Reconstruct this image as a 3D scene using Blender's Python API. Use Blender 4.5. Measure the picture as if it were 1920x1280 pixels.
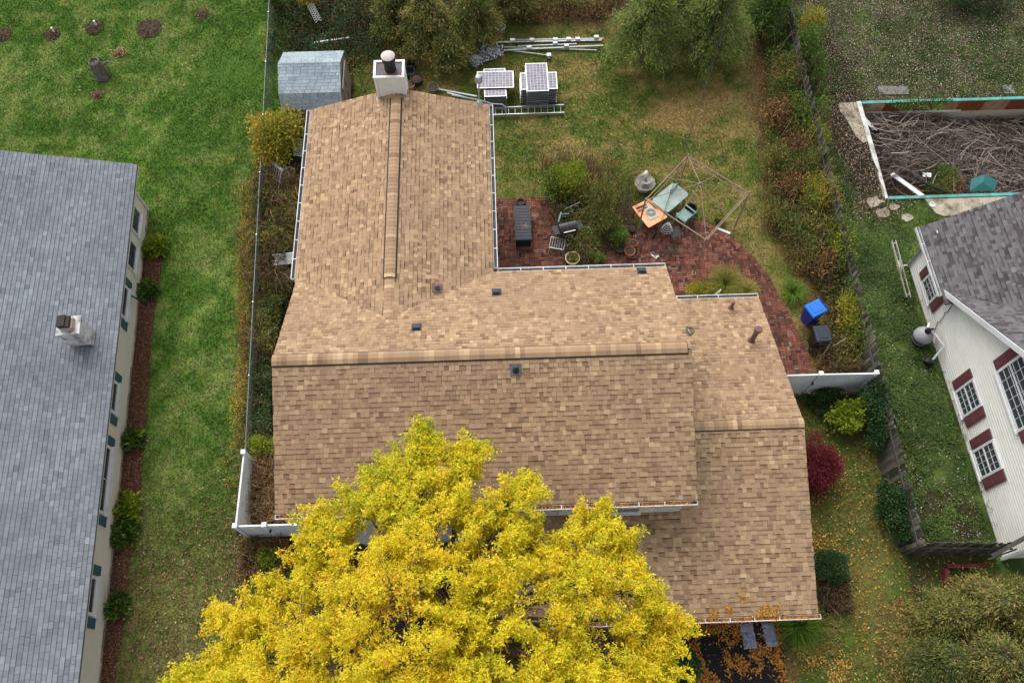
import bpy, math, random
import numpy as np
from mathutils import Vector, Matrix

# ---------------------------------------------------------------- clear
for o in list(bpy.data.objects): bpy.data.objects.remove(o)
scene = bpy.context.scene
COL = scene.collection

# ---------------------------------------------------------------- camera
F_PX, TILT, YAW, ROLL, CAM_H = 1512.5, 0.4439, 0.0269, -0.0077, 28.6
_F = np.array([math.sin(YAW), math.cos(YAW), 0]); _R = np.array([math.cos(YAW), -math.sin(YAW), 0]); _Z = np.array([0, 0, 1.0])
_fwd = math.sin(TILT)*_F - math.cos(TILT)*_Z; _up = math.cos(TILT)*_F + math.sin(TILT)*_Z
_right = _R*math.cos(ROLL) + _up*math.sin(ROLL); _upv = -_R*math.sin(ROLL) + _up*math.cos(ROLL)
cam = bpy.data.cameras.new('camera'); cam_o = bpy.data.objects.new('camera', cam); COL.objects.link(cam_o)
cam.sensor_width = 36; cam.lens = F_PX/1920*36; cam.clip_start = 0.5; cam.clip_end = 600
mw = Matrix.Identity(4)
for i in range(3):
    mw[i][0] = _right[i]; mw[i][1] = _upv[i]; mw[i][2] = -_fwd[i]
mw[2][3] = CAM_H
cam_o.matrix_world = mw
scene.camera = cam_o

# ---------------------------------------------------------------- sky, sun, exposure
SUN_EL, SUN_AZ = math.radians(50), math.radians(-24)      # azimuth from +Y (far side) towards +X
world = bpy.data.worlds.new('World'); scene.world = world; world.use_nodes = True
wn = world.node_tree.nodes; wl = world.node_tree.links
for n in list(wn): wn.remove(n)
wo = wn.new('ShaderNodeOutputWorld'); bg = wn.new('ShaderNodeBackground'); sky = wn.new('ShaderNodeTexSky')
hs = wn.new('ShaderNodeHueSaturation'); hs.inputs['Saturation'].default_value = 0.22
sky.sky_type = 'NISHITA'; sky.sun_disc = False; sky.sun_elevation = SUN_EL; sky.sun_rotation = SUN_AZ
sky.air_density = 1.0; sky.dust_density = 3.0; sky.ozone_density = 1.0
bg.inputs['Strength'].default_value = 0.15
wl.new(sky.outputs[0], hs.inputs['Color']); wl.new(hs.outputs[0], bg.inputs['Color']); wl.new(bg.outputs[0], wo.inputs[0])
sun = bpy.data.lights.new('sun', 'SUN'); sun.energy = 1.05; sun.angle = math.radians(45); sun.color = (1.0, 0.965, 0.91)
sun_o = bpy.data.objects.new('sun', sun); COL.objects.link(sun_o)
_sd = Vector((math.cos(SUN_EL)*math.sin(SUN_AZ), math.cos(SUN_EL)*math.cos(SUN_AZ), math.sin(SUN_EL)))
sun_o.rotation_euler = _sd.to_track_quat('Z', 'Y').to_euler(); sun_o.location = (0, 0, 60)
vs = scene.view_settings; vs.view_transform = 'Standard'; vs.look = 'None'; vs.exposure = 0.78; vs.gamma = 1.0; vs.use_curve_mapping = False
scene.render.engine = 'CYCLES'
scene.cycles.max_bounces = 5; scene.cycles.diffuse_bounces = 3; scene.cycles.glossy_bounces = 2; scene.cycles.transmission_bounces = 3

# ---------------------------------------------------------------- helpers
def G(u, v, z=0.0):
    """world point on the level z that photo pixel (u, v) of 1920 x 1280 looks at"""
    d = _fwd + _right*(u-960)/F_PX + _upv*(640-v)/F_PX
    t = (z-CAM_H)/d[2]
    return np.array([0, 0, CAM_H]) + t*d
def V3(p): return np.array(p, float)
def S(r, g, b, k=1.0):
    f = lambda c: (c/12.92 if c <= 0.04045 else ((c+0.055)/1.055)**2.4)
    return (f(r/255)*k, f(g/255)*k, f(b/255)*k)

ORG = {}
def tag(o, label=None, cat=None, group=None, kind=None):
    if label: o['label'] = label
    if cat: o['category'] = cat
    if group: o['group'] = group
    if kind: o['kind'] = kind
    return o
def thing(name, label, cat, loc, group=None):
    o = bpy.data.objects.new(name, None); COL.objects.link(o); o.empty_display_size = 0.2
    o.location = tuple(float(c) for c in loc); ORG[o.name] = V3(loc)
    return tag(o, label, cat, group)
def org(parent): return ORG.get(parent.name, np.zeros(3)) if parent is not None else np.zeros(3)
def link(name, me, parent=None, at=None):
    o = bpy.data.objects.new(name, me); COL.objects.link(o)
    if parent is not None:
        o.parent = parent; ORG[o.name] = org(parent)
    if at is not None: o.location = tuple(float(c) for c in at)
    return o

def np_mesh(name, V, Fc, material, parent=None, tone=None, kind=None, smooth=False):
    """V (n,3) in world space, Fc (m,k) faces with k corners"""
    V = np.asarray(V, np.float32) - org(parent).astype(np.float32); Fc = np.asarray(Fc, np.int32)
    me = bpy.data.meshes.new(name); n, (m, k) = len(V), Fc.shape
    me.vertices.add(n); me.vertices.foreach_set('co', V.ravel())
    me.loops.add(m*k); me.loops.foreach_set('vertex_index', Fc.ravel())
    me.polygons.add(m); me.polygons.foreach_set('loop_start', np.arange(0, m*k, k, dtype=np.int32))
    me.polygons.foreach_set('use_smooth', np.full(m, bool(smooth)))
    me.update(calc_edges=True)
    if tone is not None:
        a = me.attributes.new('tone', 'FLOAT', 'FACE'); a.data.foreach_set('value', np.asarray(tone, np.float32).ravel())
    me.materials.append(material)
    o = link(name, me, parent)
    if kind: o['kind'] = kind
    return o

class MB:
    """collects shapes in world space; build() links them as one mesh object"""
    def __init__(s): s.v = []; s.f = []; s.t = []
    def add(s, vs, fs, tone=0.5):
        b = len(s.v); s.v.extend([tuple(map(float, p)) for p in vs]); s.f.extend([tuple(b+i for i in q) for q in fs]); s.t.extend([tone]*len(fs)); return s
    def box(s, c, size, ax=None, tone=0.5):
        c = V3(c); h = V3(size)/2
        X, Y, Z = (np.eye(3) if ax is None else ax)
        X, Y, Z = V3(X), V3(Y), V3(Z)
        vs = [c+X*h[0]*a+Y*h[1]*b+Z*h[2]*d for d in (-1, 1) for b in (-1, 1) for a in (-1, 1)]
        return s.add(vs, [(0,2,3,1),(4,5,7,6),(0,1,5,4),(2,6,7,3),(0,4,6,2),(1,3,7,5)], tone)
    def span(s, lo, hi, tone=0.5):
        lo, hi = V3(lo), V3(hi); return s.box((lo+hi)/2, hi-lo, tone=tone)
    def bar(s, p, q, w, h, upv=(0, 0, 1), tone=0.5):
        p, q = V3(p), V3(q); d = q-p; L = np.linalg.norm(d); X = d/L
        Z = V3(upv); Y = np.cross(Z, X)
        if np.linalg.norm(Y) < 1e-4: Y = np.cross(V3((0, 1, 0)), X)
        Y /= np.linalg.norm(Y); Z = np.cross(X, Y)
        return s.box((p+q)/2, (L, w, h), (X, Y, Z), tone)
    def tube(s, pts, rad, n=8, cap=True, tone=0.5):
        pts = [V3(p) for p in pts]; k = len(pts)
        rad = [rad]*k if np.isscalar(rad) else list(rad)
        b = len(s.v); pu = None
        for i, p in enumerate(pts):
            d = pts[min(i+1, k-1)]-pts[max(i-1, 0)]; d = d/max(np.linalg.norm(d), 1e-9)
            if pu is None: pu = np.cross(d, V3((0.31, 0.77, 0.55)))
            pu = pu-d*(pu@d); nn = np.linalg.norm(pu)
            if nn < 1e-6: pu = np.cross(d, V3((1, 0.2, 0))); nn = np.linalg.norm(pu)
            pu = pu/nn; w = np.cross(d, pu)
            for j in range(n):
                a = 2*math.pi*j/n; q = p+rad[i]*(math.cos(a)*pu+math.sin(a)*w); s.v.append(tuple(map(float, q)))
        nf = 0
        for i in range(k-1):
            for j in range(n):
                s.f.append((b+i*n+j, b+i*n+(j+1) % n, b+(i+1)*n+(j+1) % n, b+(i+1)*n+j)); nf += 1
        if cap:
            s.f.append(tuple(b+j for j in reversed(range(n)))); s.f.append(tuple(b+(k-1)*n+j for j in range(n))); nf += 2
        s.t.extend([tone]*nf); return s
    def lathe(s, c, prof, n=24, ax=(0, 0, 1), tone=0.5, closed=False):
        """prof: list of (radius, height) along axis"""
        c = V3(c); Z = V3(ax)/np.linalg.norm(ax); X = np.cross(Z, (0.2, 0.9, 0.1)); X /= np.linalg.norm(X); Y = np.cross(Z, X)
        b = len(s.v); k = len(prof)
        for r, h in prof:
            for j in range(n):
                a = 2*math.pi*j/n; s.v.append(tuple(map(float, c+Z*h+X*r*math.cos(a)+Y*r*math.sin(a))))
        nf = 0
        for i in range(k-1):
            for j in range(n):
                s.f.append((b+i*n+j, b+i*n+(j+1) % n, b+(i+1)*n+(j+1) % n, b+(i+1)*n+j)); nf += 1
        if not closed:
            s.f.append(tuple(b+j for j in reversed(range(n)))); s.f.append(tuple(b+(k-1)*n+j for j in range(n))); nf += 2
        s.t.extend([tone]*nf); return s
    def prism(s, poly, d, tone=0.5):
        """poly: list of 3-D points (one plane), extruded by the vector d"""
        n = len(poly); P = [V3(p) for p in poly]; d = V3(d)
        fs = [tuple(reversed(range(n))), tuple(range(n, 2*n))]+[(i, (i+1) % n, n+(i+1) % n, n+i) for i in range(n)]
        return s.add(P+[p+d for p in P], fs, tone)
    def quad(s, a, b, c, d, tone=0.5): return s.add([a, b, c, d], [(0, 1, 2, 3)], tone)
    def mesh(s, name, material, o0=(0, 0, 0), smooth=False):
        me = bpy.data.meshes.new(name); o0 = V3(o0)
        me.from_pydata([tuple(V3(p)-o0) for p in s.v], [], s.f); me.update()
        a = me.attributes.new('tone', 'FLOAT', 'FACE'); a.data.foreach_set('value', np.array(s.t, np.float32))
        if smooth: me.polygons.foreach_set('use_smooth', np.ones(len(me.polygons), bool))
        me.materials.append(material); return me
    def build(s, name, material, parent=None, kind=None, smooth=False, bevel=0, at=None):
        o0 = org(parent) if parent is not None else (V3(at) if at is not None else np.zeros(3))
        o = link(name, s.mesh(name, material, o0, smooth), parent, None if parent is not None else at)
        if bevel:
            m = o.modifiers.new('bevel', 'BEVEL'); m.width = bevel; m.segments = 2; m.limit_method = 'ANGLE'
        if smooth:
            try: o.data.set_sharp_from_angle(angle=math.radians(40))
            except Exception: pass
        if kind: o['kind'] = kind
        return o

def copy_tree(o, loc, rz=None, label=None, parent=None):
    c = o.copy(); COL.objects.link(c); c.parent = parent
    if parent is None:
        c.location = tuple(float(q) for q in loc)
        if rz is not None: c.rotation_euler[2] = rz
        if label: c['label'] = label
    for ch in o.children: copy_tree(ch, None, parent=c)
    return c

# smooth value noise in numpy (for placing things and for growth patterns)
class VN:
    def __init__(s, seed): s.g = np.random.RandomState(seed).rand(256, 256)
    def __call__(s, x, y, sc):
        x = np.asarray(x)/sc; y = np.asarray(y)/sc; xi = np.floor(x).astype(int); yi = np.floor(y).astype(int)
        fx = x-xi; fy = y-yi; fx = fx*fx*(3-2*fx); fy = fy*fy*(3-2*fy); g = s.g
        a = g[xi % 256, yi % 256]; b = g[(xi+1) % 256, yi % 256]; c = g[xi % 256, (yi+1) % 256]; d = g[(xi+1) % 256, (yi+1) % 256]
        return (a*(1-fx)+b*fx)*(1-fy)+(c*(1-fx)+d*fx)*fy
N1, N2, N3 = VN(3), VN(11), VN(29)
def inpoly(x, y, poly):
    x = np.asarray(x); y = np.asarray(y); r = np.zeros(x.shape, bool); n = len(poly)
    for i in range(n):
        x1, y1 = poly[i][:2]; x2, y2 = poly[(i+1) % n][:2]
        c = ((y1 > y) != (y2 > y)) & (x < (x2-x1)*(y-y1)/((y2-y1) if y2 != y1 else 1e-9)+x1); r ^= c
    return r
def GPoly(pts, z=0): return [tuple(G(u, v, z)) for u, v in pts]

# ---------------------------------------------------------------- materials
def _nt(name):
    m = bpy.data.materials.new(name); m.use_nodes = True; nt = m.node_tree
    return m, nt, nt.nodes['Principled BSDF'], nt.nodes['Material Output']
def _noise(nt, scale, detail=4, coord='Position', rough=0.6):
    g = nt.nodes.new('ShaderNodeNewGeometry'); n = nt.nodes.new('ShaderNodeTexNoise'); n.inputs['Scale'].default_value = scale
    n.inputs['Detail'].default_value = detail; n.inputs['Roughness'].default_value = rough
    nt.links.new(g.outputs[coord], n.inputs['Vector']); return n.outputs['Fac']
def _ramp(nt, fac, stops, interp='LINEAR'):
    r = nt.nodes.new('ShaderNodeValToRGB'); r.color_ramp.interpolation = interp; el = r.color_ramp.elements
    while len(el) > 1: el.remove(el[-1])
    el[0].position = stops[0][0]; el[0].color = (*stops[0][1], 1)
    for p, c in stops[1:]: e = el.new(p); e.color = (*c, 1)
    if fac is not None: nt.links.new(fac, r.inputs[0])
    return r.outputs[0]
def _mix(nt, fac, a, b, mode='MIX'):
    m = nt.nodes.new('ShaderNodeMix'); m.data_type = 'RGBA'; m.blend_type = mode
    for s_, x in ((0, fac), (6, a), (7, b)):
        if isinstance(x, (int, float)): m.inputs[s_].default_value = x
        elif isinstance(x, tuple): m.inputs[s_].default_value = (*x, 1)
        else: nt.links.new(x, m.inputs[s_])
    return m.outputs[2]
def _bump(nt, b, fac, strength, dist=0.02):
    n = nt.nodes.new('ShaderNodeBump'); n.inputs['Strength'].default_value = strength; n.inputs['Distance'].default_value = dist
    nt.links.new(fac, n.inputs['Height']); nt.links.new(n.outputs[0], b.inputs['Normal'])
def M(name, col, rough=0.7, var=0.18, scale=6.0, bump=0.15, metal=0.0, spec=0.3, dirt=None, dirt_amt=0.5, dirt_scale=1.6, fine=0.0):
    """plain surface: base colour with soft cloudy variation, optional stains of colour `dirt`"""
    m, nt, b, out = _nt(name)
    n = _noise(nt, scale)
    c = _ramp(nt, n, [(0.25, tuple(x*(1-var) for x in col)), (0.75, tuple(min(1, x*(1+var)) for x in col))])
    if fine:
        c = _mix(nt, fine, c, _ramp(nt, _noise(nt, 90, 2), [(0.35, tuple(x*0.45 for x in col)), (0.65, tuple(min(1, x*1.5) for x in col))]))
    if dirt:
        f = _ramp(nt, _noise(nt, dirt_scale, 6), [(0.45, (0, 0, 0)), (0.68, (dirt_amt,)*3)])
        c = _mix(nt, f, c, dirt)
    nt.links.new(c, b.inputs['Base Color'])
    b.inputs['Roughness'].default_value = rough; b.inputs['Metallic'].default_value = metal; b.inputs['Specular IOR Level'].default_value = spec
    if bump: _bump(nt, b, _noise(nt, scale*6, 3), bump)
    return m
def MT(name, stops, rough=0.8, spec=0.2, transl=0.0, grain=0.0, grain_scale=60, stain=None, stain_amt=0.4, stain_scale=0.6, bump=0.0, interp='LINEAR'):
    """colour picked by the per-face attribute tone"""
    m, nt, b, out = _nt(name)
    a = nt.nodes.new('ShaderNodeAttribute'); a.attribute_name = 'tone'
    c = _ramp(nt, a.outputs['Fac'], stops, interp)
    if grain:
        g = _ramp(nt, _noise(nt, grain_scale, 3), [(0.3, (1-grain,)*3), (0.7, (1+grain,)*3)])
        c = _mix(nt, 1.0, c, g, 'MULTIPLY')
    if stain:
        f = _ramp(nt, _noise(nt, stain_scale, 5), [(0.42, (0, 0, 0)), (0.75, (stain_amt,)*3)])
        c = _mix(nt, f, c, stain)
    nt.links.new(c, b.inputs['Base Color'])
    b.inputs['Roughness'].default_value = rough; b.inputs['Specular IOR Level'].default_value = spec
    if bump: _bump(nt, b, _noise(nt, grain_scale, 3), bump)
    if transl:
        t = nt.nodes.new('ShaderNodeBsdfTranslucent'); x = nt.nodes.new('ShaderNodeMixShader'); x.inputs[0].default_value = transl
        nt.links.new(c, t.inputs[0]); nt.links.new(b.outputs[0], x.inputs[1]); nt.links.new(t.outputs[0], x.inputs[2]); nt.links.new(x.outputs[0], out.inputs[0])
    return m
def MGlass(name, col, rough=0.08):
    m, nt, b, out = _nt(name)
    b.inputs['Base Color'].default_value = (*col, 1); b.inputs['Roughness'].default_value = rough; b.inputs['Specular IOR Level'].default_value = 0.8
    return m

m_white = M('white_paint', (0.66, 0.67, 0.67), 0.45, 0.05, 3, 0.05, dirt=S(140, 140, 130), dirt_amt=0.25)
m_vinyl = M('white_vinyl', (0.70, 0.72, 0.73), 0.4, 0.05, 2, 0.03, dirt=S(120, 125, 110), dirt_amt=0.3, dirt_scale=1.2)
m_alu = M('aluminium', S(185, 188, 190), 0.38, 0.12, 8, 0.05, metal=0.7)
m_galv = M('galvanised_steel', S(165, 172, 175), 0.45, 0.2, 12, 0.08, metal=0.6)
m_black = M('black_metal', (0.018, 0.019, 0.021), 0.5, 0.2, 9, 0.1)
m_dark = M('dark_plastic', S(48, 52, 60), 0.5, 0.15, 6, 0.1)
m_rubber = M('black_rubber', (0.02, 0.02, 0.022), 0.75, 0.2, 9, 0.2)
m_glasspane = MGlass('window_glass', S(58, 66, 72))
m_concrete = M('concrete', S(168, 158, 140), 0.9, 0.18, 2.5, 0.3, dirt=S(84, 74, 62), dirt_amt=0.95, dirt_scale=1.7, fine=0.4)
m_asphalt = M('asphalt', (0.013, 0.013, 0.015), 0.92, 0.3, 12, 0.5, fine=0.5, spec=0.15)
m_soil = M('soil', S(74, 60, 48), 1.0, 0.35, 5, 0.6, fine=0.5)
m_bark = M('bark', S(96, 84, 72), 0.95, 0.3, 14, 0.8, fine=0.4)
m_twig = MT('dry_twig', [(0, S(70, 56, 46)), (0.5, S(120, 96, 72)), (1, S(168, 140, 104))], 0.9)
m_wood_grey = MT('weathered_wood', [(0, S(58, 56, 50)), (0.5, S(88, 84, 76)), (1, S(118, 112, 102))], 0.95, grain=0.25, grain_scale=20, stain=S(48, 58, 40), stain_amt=0.6, stain_scale=1.2, bump=0.3)
m_brownpaint = M('brown_painted_metal', S(112, 80, 72), 0.5, 0.15, 8, 0.05)
m_terracotta = M('terracotta', S(158, 92, 66), 0.85, 0.15, 10, 0.2, dirt=S(190, 165, 145), dirt_amt=0.4, dirt_scale=6)
# ---------------------------------------------------------------- ground
HX0, HX1, HYF, HYM, HYB, HZE, HZR = -6.80, 5.57, 5.81, 9.93, 13.72, 5.2, 6.98          # main block of the tan house (roof edges)
WX0, WX1, WXM, WYB, WZR = -6.86, -0.24, -3.55, 20.94, 6.21                              # rear wing
GX1, GYF, GYM, GYB, GZE, GZR = 9.42, 2.79, 8.32, 13.85, 2.6, 4.48                       # low front roof and garage
POOL = (16.62, 19.86, 27.0, 24.98)
SEED_G = np.random.RandomState(5)
def lerp(a, b, t): t = np.clip(t, 0, 1)[..., None]; return a*(1-t)+b*t
def sst(a, b, x): t = np.clip((x-a)/(b-a), 0, 1); return t*t*(3-2*t)
PATIO_A = GPoly([(915, 372), (1046, 371), (1064, 505), (915, 520)])
PATIO_B = GPoly([(1060, 520), (1105, 490), (1165, 462), (1182, 430), (1236, 418), (1290, 412), (1330, 424), (1372, 450), (1412, 487), (1440, 524), (1462, 566), (1486, 612), (1508, 660), (1522, 706), (1462, 706), (1440, 640), (1250, 600), (1060, 560)])
BED = GPoly([(1020, 360), (1190, 380), (1185, 440), (1110, 495), (1062, 500), (1046, 440)])
DRIVE = GPoly([(1240, 1120), (1466, 1120), (1474, 1330), (1235, 1330)])
def ground_rgb(x, y):
    n1 = N1(x, y, 3.1); n2 = N2(x, y, 1.1); n3 = N3(x, y, 0.45); n4 = N2(x+40, y, 6.0); n5 = N1(x+9, y-7, 0.2)
    mixn = 0.28*n1+0.32*n2+0.4*n3
    g0 = np.array(S(68, 98, 34)); g1 = np.array(S(98, 124, 54)); dry = np.array(S(140, 130, 86)); olive = np.array(S(112, 110, 58)); brown = np.array(S(112, 90, 62))
    soil = np.array(S(60, 50, 40)); ivy0 = np.array(S(56, 74, 34)); ivy1 = np.array(S(90, 108, 54)); litter = np.array(S(116, 106, 92))
    # left lawn
    c = lerp(np.broadcast_to(g0, x.shape+(3,)), np.broadcast_to(g1, x.shape+(3,)), sst(0.3, 0.7, mixn))
    c = lerp(c, dry, sst(0.40, 0.85, 0.25*n2+0.3*n1+0.45*n3)*0.32)
    c = lerp(c, brown, sst(11.5, 3.0, y+3*(n4-0.5)+1.5*n1)*0.48*(x < -8))
    # back yard of the tan house
    by = sst(-7.5, -6.5, x)*sst(14.2, 13.6, x)
    cb = lerp(np.broadcast_to(np.array(S(84, 98, 40)), x.shape+(3,)), np.broadcast_to(olive, x.shape+(3,)), sst(0.3, 0.62, mixn))
    p = G(1270, 215); d1 = np.hypot((x-p[0])/2.1, (y-p[1])/1.3); p = G(1345, 175); d2 = np.hypot((x-p[0])/1.4, (y-p[1])/1.2)
    p = G(1060, 265); d3 = np.hypot((x-p[0])/3.0, (y-p[1])/0.5); p = G(1150, 45); d4 = np.hypot((x-p[0])/4.0, (y-p[1])/1.0); p = G(1180, 130); d5 = np.hypot((x-p[0])/3.0, (y-p[1])/0.9)
    d6 = np.abs(((y-0.12*x) % 1.6)-0.8)/0.8
    dm = np.maximum.reduce([1.1-d1, 0.9-d2, 0.7-d3, 0.7-d4, 0.6-d5])+0.8*(mixn-0.5)
    cb = lerp(cb, np.array(S(156, 132, 84)), np.maximum(sst(-0.05, 0.7, dm)*0.9, sst(0.42, 0.7, 0.7*mixn+0.3*d6)*0.4))
    cb = lerp(cb, brown, sst(11.4, 12.6, x+1.2*(n1-0.5))*0.85)
    cb = lerp(cb, soil, sst(30.0, 31.5, y+1.5*(n1-0.5))*0.8)
    c = lerp(c, cb, by*(y > 9))
    # side and front yard, right of the garage
    cs = lerp(np.broadcast_to(np.array(S(80, 96, 42)), x.shape+(3,)), np.broadcast_to(np.array(S(104, 102, 54)), x.shape+(3,)), sst(0.32, 0.72, mixn))
    c = lerp(c, cs, by*(y <= 10.9)+0.0*x)
    c = lerp(c, brown, ((x > -8) & (x < 9.4) & (y < 6)).astype(float)*0.6)
    # strip between chain link fence and house
    c = lerp(c, soil, ((x > -9.6) & (x < -6.5) & (y > 6)).astype(float)*0.85)
    # neighbour on the right
    ri = (x > 13.75).astype(float)
    ci = lerp(np.broadcast_to(ivy0, x.shape+(3,)), np.broadcast_to(ivy1, x.shape+(3,)), sst(0.32, 0.72, 0.5*n2+0.5*n3))
    back = sst(18.5, 21.5, y+2*(n1-0.5))
    ci = lerp(ci, litter*0.5, np.clip(back*sst(0.38, 0.7, 0.55*n2+0.45*n5)*0.7, 0, 1))
    ci = lerp(ci, soil, sst(0.62, 0.74, n1)*0.7*(y < 19))
    ci = lerp(ci, soil, sst(1.8, 0.2, np.abs(x-16.0)+2.0*(n2-0.4))*sst(18.4, 19.5, y)*0.9)
    c = lerp(c, ci, ri)
    return c*(0.86+0.28*n5)[..., None]

def MVC(name, rough=0.95, transl=0.0, grain=0.25, gs=40, bump=0.4):
    m, nt, b, out = _nt(name)
    a = nt.nodes.new('ShaderNodeAttribute'); a.attribute_name = 'gcol'; c = a.outputs['Color']
    if grain:
        c = _mix(nt, 1.0, c, _ramp(nt, _noise(nt, gs, 4), [(0.3, (1-grain,)*3), (0.7, (1+grain,)*3)]), 'MULTIPLY')
    nt.links.new(c, b.inputs['Base Color']); b.inputs['Roughness'].default_value = rough; b.inputs['Specular IOR Level'].default_value = 0.1
    if bump: _bump(nt, b, _noise(nt, gs, 4), bump, 0.03)
    if transl:
        t = nt.nodes.new('ShaderNodeBsdfTranslucent'); x = nt.nodes.new('ShaderNodeMixShader'); x.inputs[0].default_value = transl
        nt.links.new(c, t.inputs[0]); nt.links.new(b.outputs[0], x.inputs[1]); nt.links.new(t.outputs[0], x.inputs[2]); nt.links.new(x.outputs[0], out.inputs[0])
    return m
m_ground = MVC('ground_turf'); m_grass = MVC('grass_blades', 0.8, 0.25, 0, 40, 0)

STEP = 0.2
gx = np.arange(-34, 34.01, STEP); gy = np.arange(-8, 44.01, STEP); GXX, GYY = np.meshgrid(gx, gy); nx, ny = len(gx), len(gy)
gz = 0.05*(N1(GXX, GYY, 4.0)-0.5)+0.02*(N2(GXX, GYY, 0.7)-0.5)-0.035
V = np.stack([GXX.ravel(), GYY.ravel(), gz.ravel()], 1)
ii, jj = np.meshgrid(np.arange(nx-1), np.arange(ny-1)); b0 = (jj*nx+ii).ravel()
Fq = np.stack([b0, b0+1, b0+nx+1, b0+nx], 1)
cx = (gx[ii]+STEP/2).ravel(); cy = (gy[jj]+STEP/2).ravel()
keep = ~((cx > POOL[0]-0.05) & (cx < POOL[2]+0.05) & (cy > POOL[1]-0.05) & (cy < POOL[3]+0.05))
Fq = Fq[keep]
rgb = ground_rgb(GXX.ravel(), GYY.ravel())
# the sheet goes on to the horizon
B = 300.0; n0 = len(V); zz = -0.035
ext = np.array([(-B, -B), (B, -B), (B, B), (-B, B), (-34, -8), (34, -8), (34, 44), (-34, 44)])
V = np.vstack([V, np.column_stack([ext, np.full(8, zz)])]); rgb = np.vstack([rgb, np.tile(np.array(S(80, 92, 44)), (8, 1))])
Fq = np.vstack([Fq, np.array([(0, 1, 5, 4), (1, 2, 6, 5), (2, 3, 7, 6), (3, 0, 4, 7)])+n0])
ground = np_mesh('ground', V, Fq, m_ground, kind='structure', smooth=True)
ca = ground.data.attributes.new('gcol', 'FLOAT_COLOR', 'POINT'); ca.data.foreach_set('color', np.column_stack([rgb, np.ones(len(rgb))]).astype(np.float32).ravel())

BLOCKS = [[(HX0, HYF), (HX1, HYF), (HX1, HYB), (HX0, HYB)], [(WX0, HYB-1), (WX1, HYB-1), (WX1, WYB), (WX0, WYB)], [(0, GYF), (GX1, GYF), (GX1, GYB), (0, GYB)],
          [(POOL[0], POOL[1]), (POOL[2], POOL[1]), (POOL[2], POOL[3]), (POOL[0], POOL[3])], PATIO_A, PATIO_B, DRIVE, [(-40, -10), (-13.1, -10), (-14.95, 20.3), (-40, 22)], [(16.9, 3), (30, 3), (30, 16.4), (16.74, 16.4)]]
VIEW = GPoly([(-30, -30), (1950, -30), (1950, 1310), (-30, 1310)])
def free_points(n, rs, poly=VIEW, blocks=True):
    P = np.array([p[:2] for p in poly]); lo, hi = P.min(0), P.max(0)
    x = rs.uniform(lo[0], hi[0], n*2); y = rs.uniform(lo[1], hi[1], n*2); k = inpoly(x, y, poly)
    if blocks:
        for b in BLOCKS: k &= ~inpoly(x, y, b)
    return x[k][:n], y[k][:n]
# short grass
rs = np.random.RandomState(8); x, y = free_points(420000, rs); n = len(x)
L = rs.uniform(0.05, 0.13, n); w = rs.uniform(0.012, 0.028, n); a = rs.uniform(0, 2*np.pi, n); lean = rs.uniform(0.3, 1.1, n)
base = np.stack([x, y, np.full(n, -0.03)], 1); side = np.stack([np.cos(a), np.sin(a), 0*a], 1); dr = np.stack([-np.sin(a)*np.sin(lean), np.cos(a)*np.sin(lean), np.cos(lean)*0.8], 1)
V = np.concatenate([base-side*w[:, None], base+side*w[:, None], base+dr*L[:, None]]).reshape(3, n, 3).transpose(1, 0, 2).reshape(-1, 3)
grass = np_mesh('grass', V, np.arange(3*n).reshape(n, 3), m_grass, kind='stuff')
tag(grass, 'short mown grass and weeds covering the yards', 'grass')
gc = ground_rgb(x, y)*rs.uniform(0.7, 1.5, n)[:, None]
at_ = grass.data.attributes.new('gcol', 'FLOAT_COLOR', 'FACE'); at_.data.foreach_set('color', np.column_stack([gc, np.ones(n)]).astype(np.float32).ravel())

# ---------------------------------------------------------------- leaves as small folded faces
def leaf_arrays(P, D, Nn, L, W, fold=0.25):
    """P base points, D unit directions, Nn rough normals; returns verts (4n,3), tris (2n,3)"""
    n = len(P); Sd = np.cross(D, Nn); Sd /= np.maximum(np.linalg.norm(Sd, axis=1), 1e-6)[:, None]; Nn = np.cross(Sd, D)
    mid = P+D*(L*0.45)[:, None]; lift = Nn*(W*fold)[:, None]
    V = np.stack([P, mid+Sd*(W/2)[:, None]+lift, P+D*L[:, None], mid-Sd*(W/2)[:, None]+lift], 1).reshape(-1, 3)
    b = np.arange(n)*4; T = np.stack([np.stack([b, b+1, b+2], 1), np.stack([b, b+2, b+3], 1)], 1).reshape(-1, 3)
    return V, T
def unit(a): return a/np.maximum(np.linalg.norm(a, axis=-1), 1e-9)[..., None]
LEAF_STOPS = {'tan': [(0, S(88, 62, 50)), (0.4, S(124, 92, 72)), (0.75, S(156, 124, 98)), (1, S(186, 160, 128))],
              'fall': [(0, S(96, 62, 40)), (0.3, S(150, 92, 48)), (0.55, S(190, 130, 52)), (0.8, S(205, 165, 70)), (1, S(200, 185, 120))],
              'pale': [(0, S(92, 72, 60)), (0.4, S(140, 116, 96)), (0.75, S(176, 160, 146)), (1, S(206, 200, 190))],
              'mulch': [(0, S(62, 44, 36)), (0.5, S(112, 74, 58)), (1, S(160, 116, 92))]}
m_litter = {k: MT('fallen_leaf_'+k, v, 0.85, transl=0.1) for k, v in LEAF_STOPS.items()}
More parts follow.
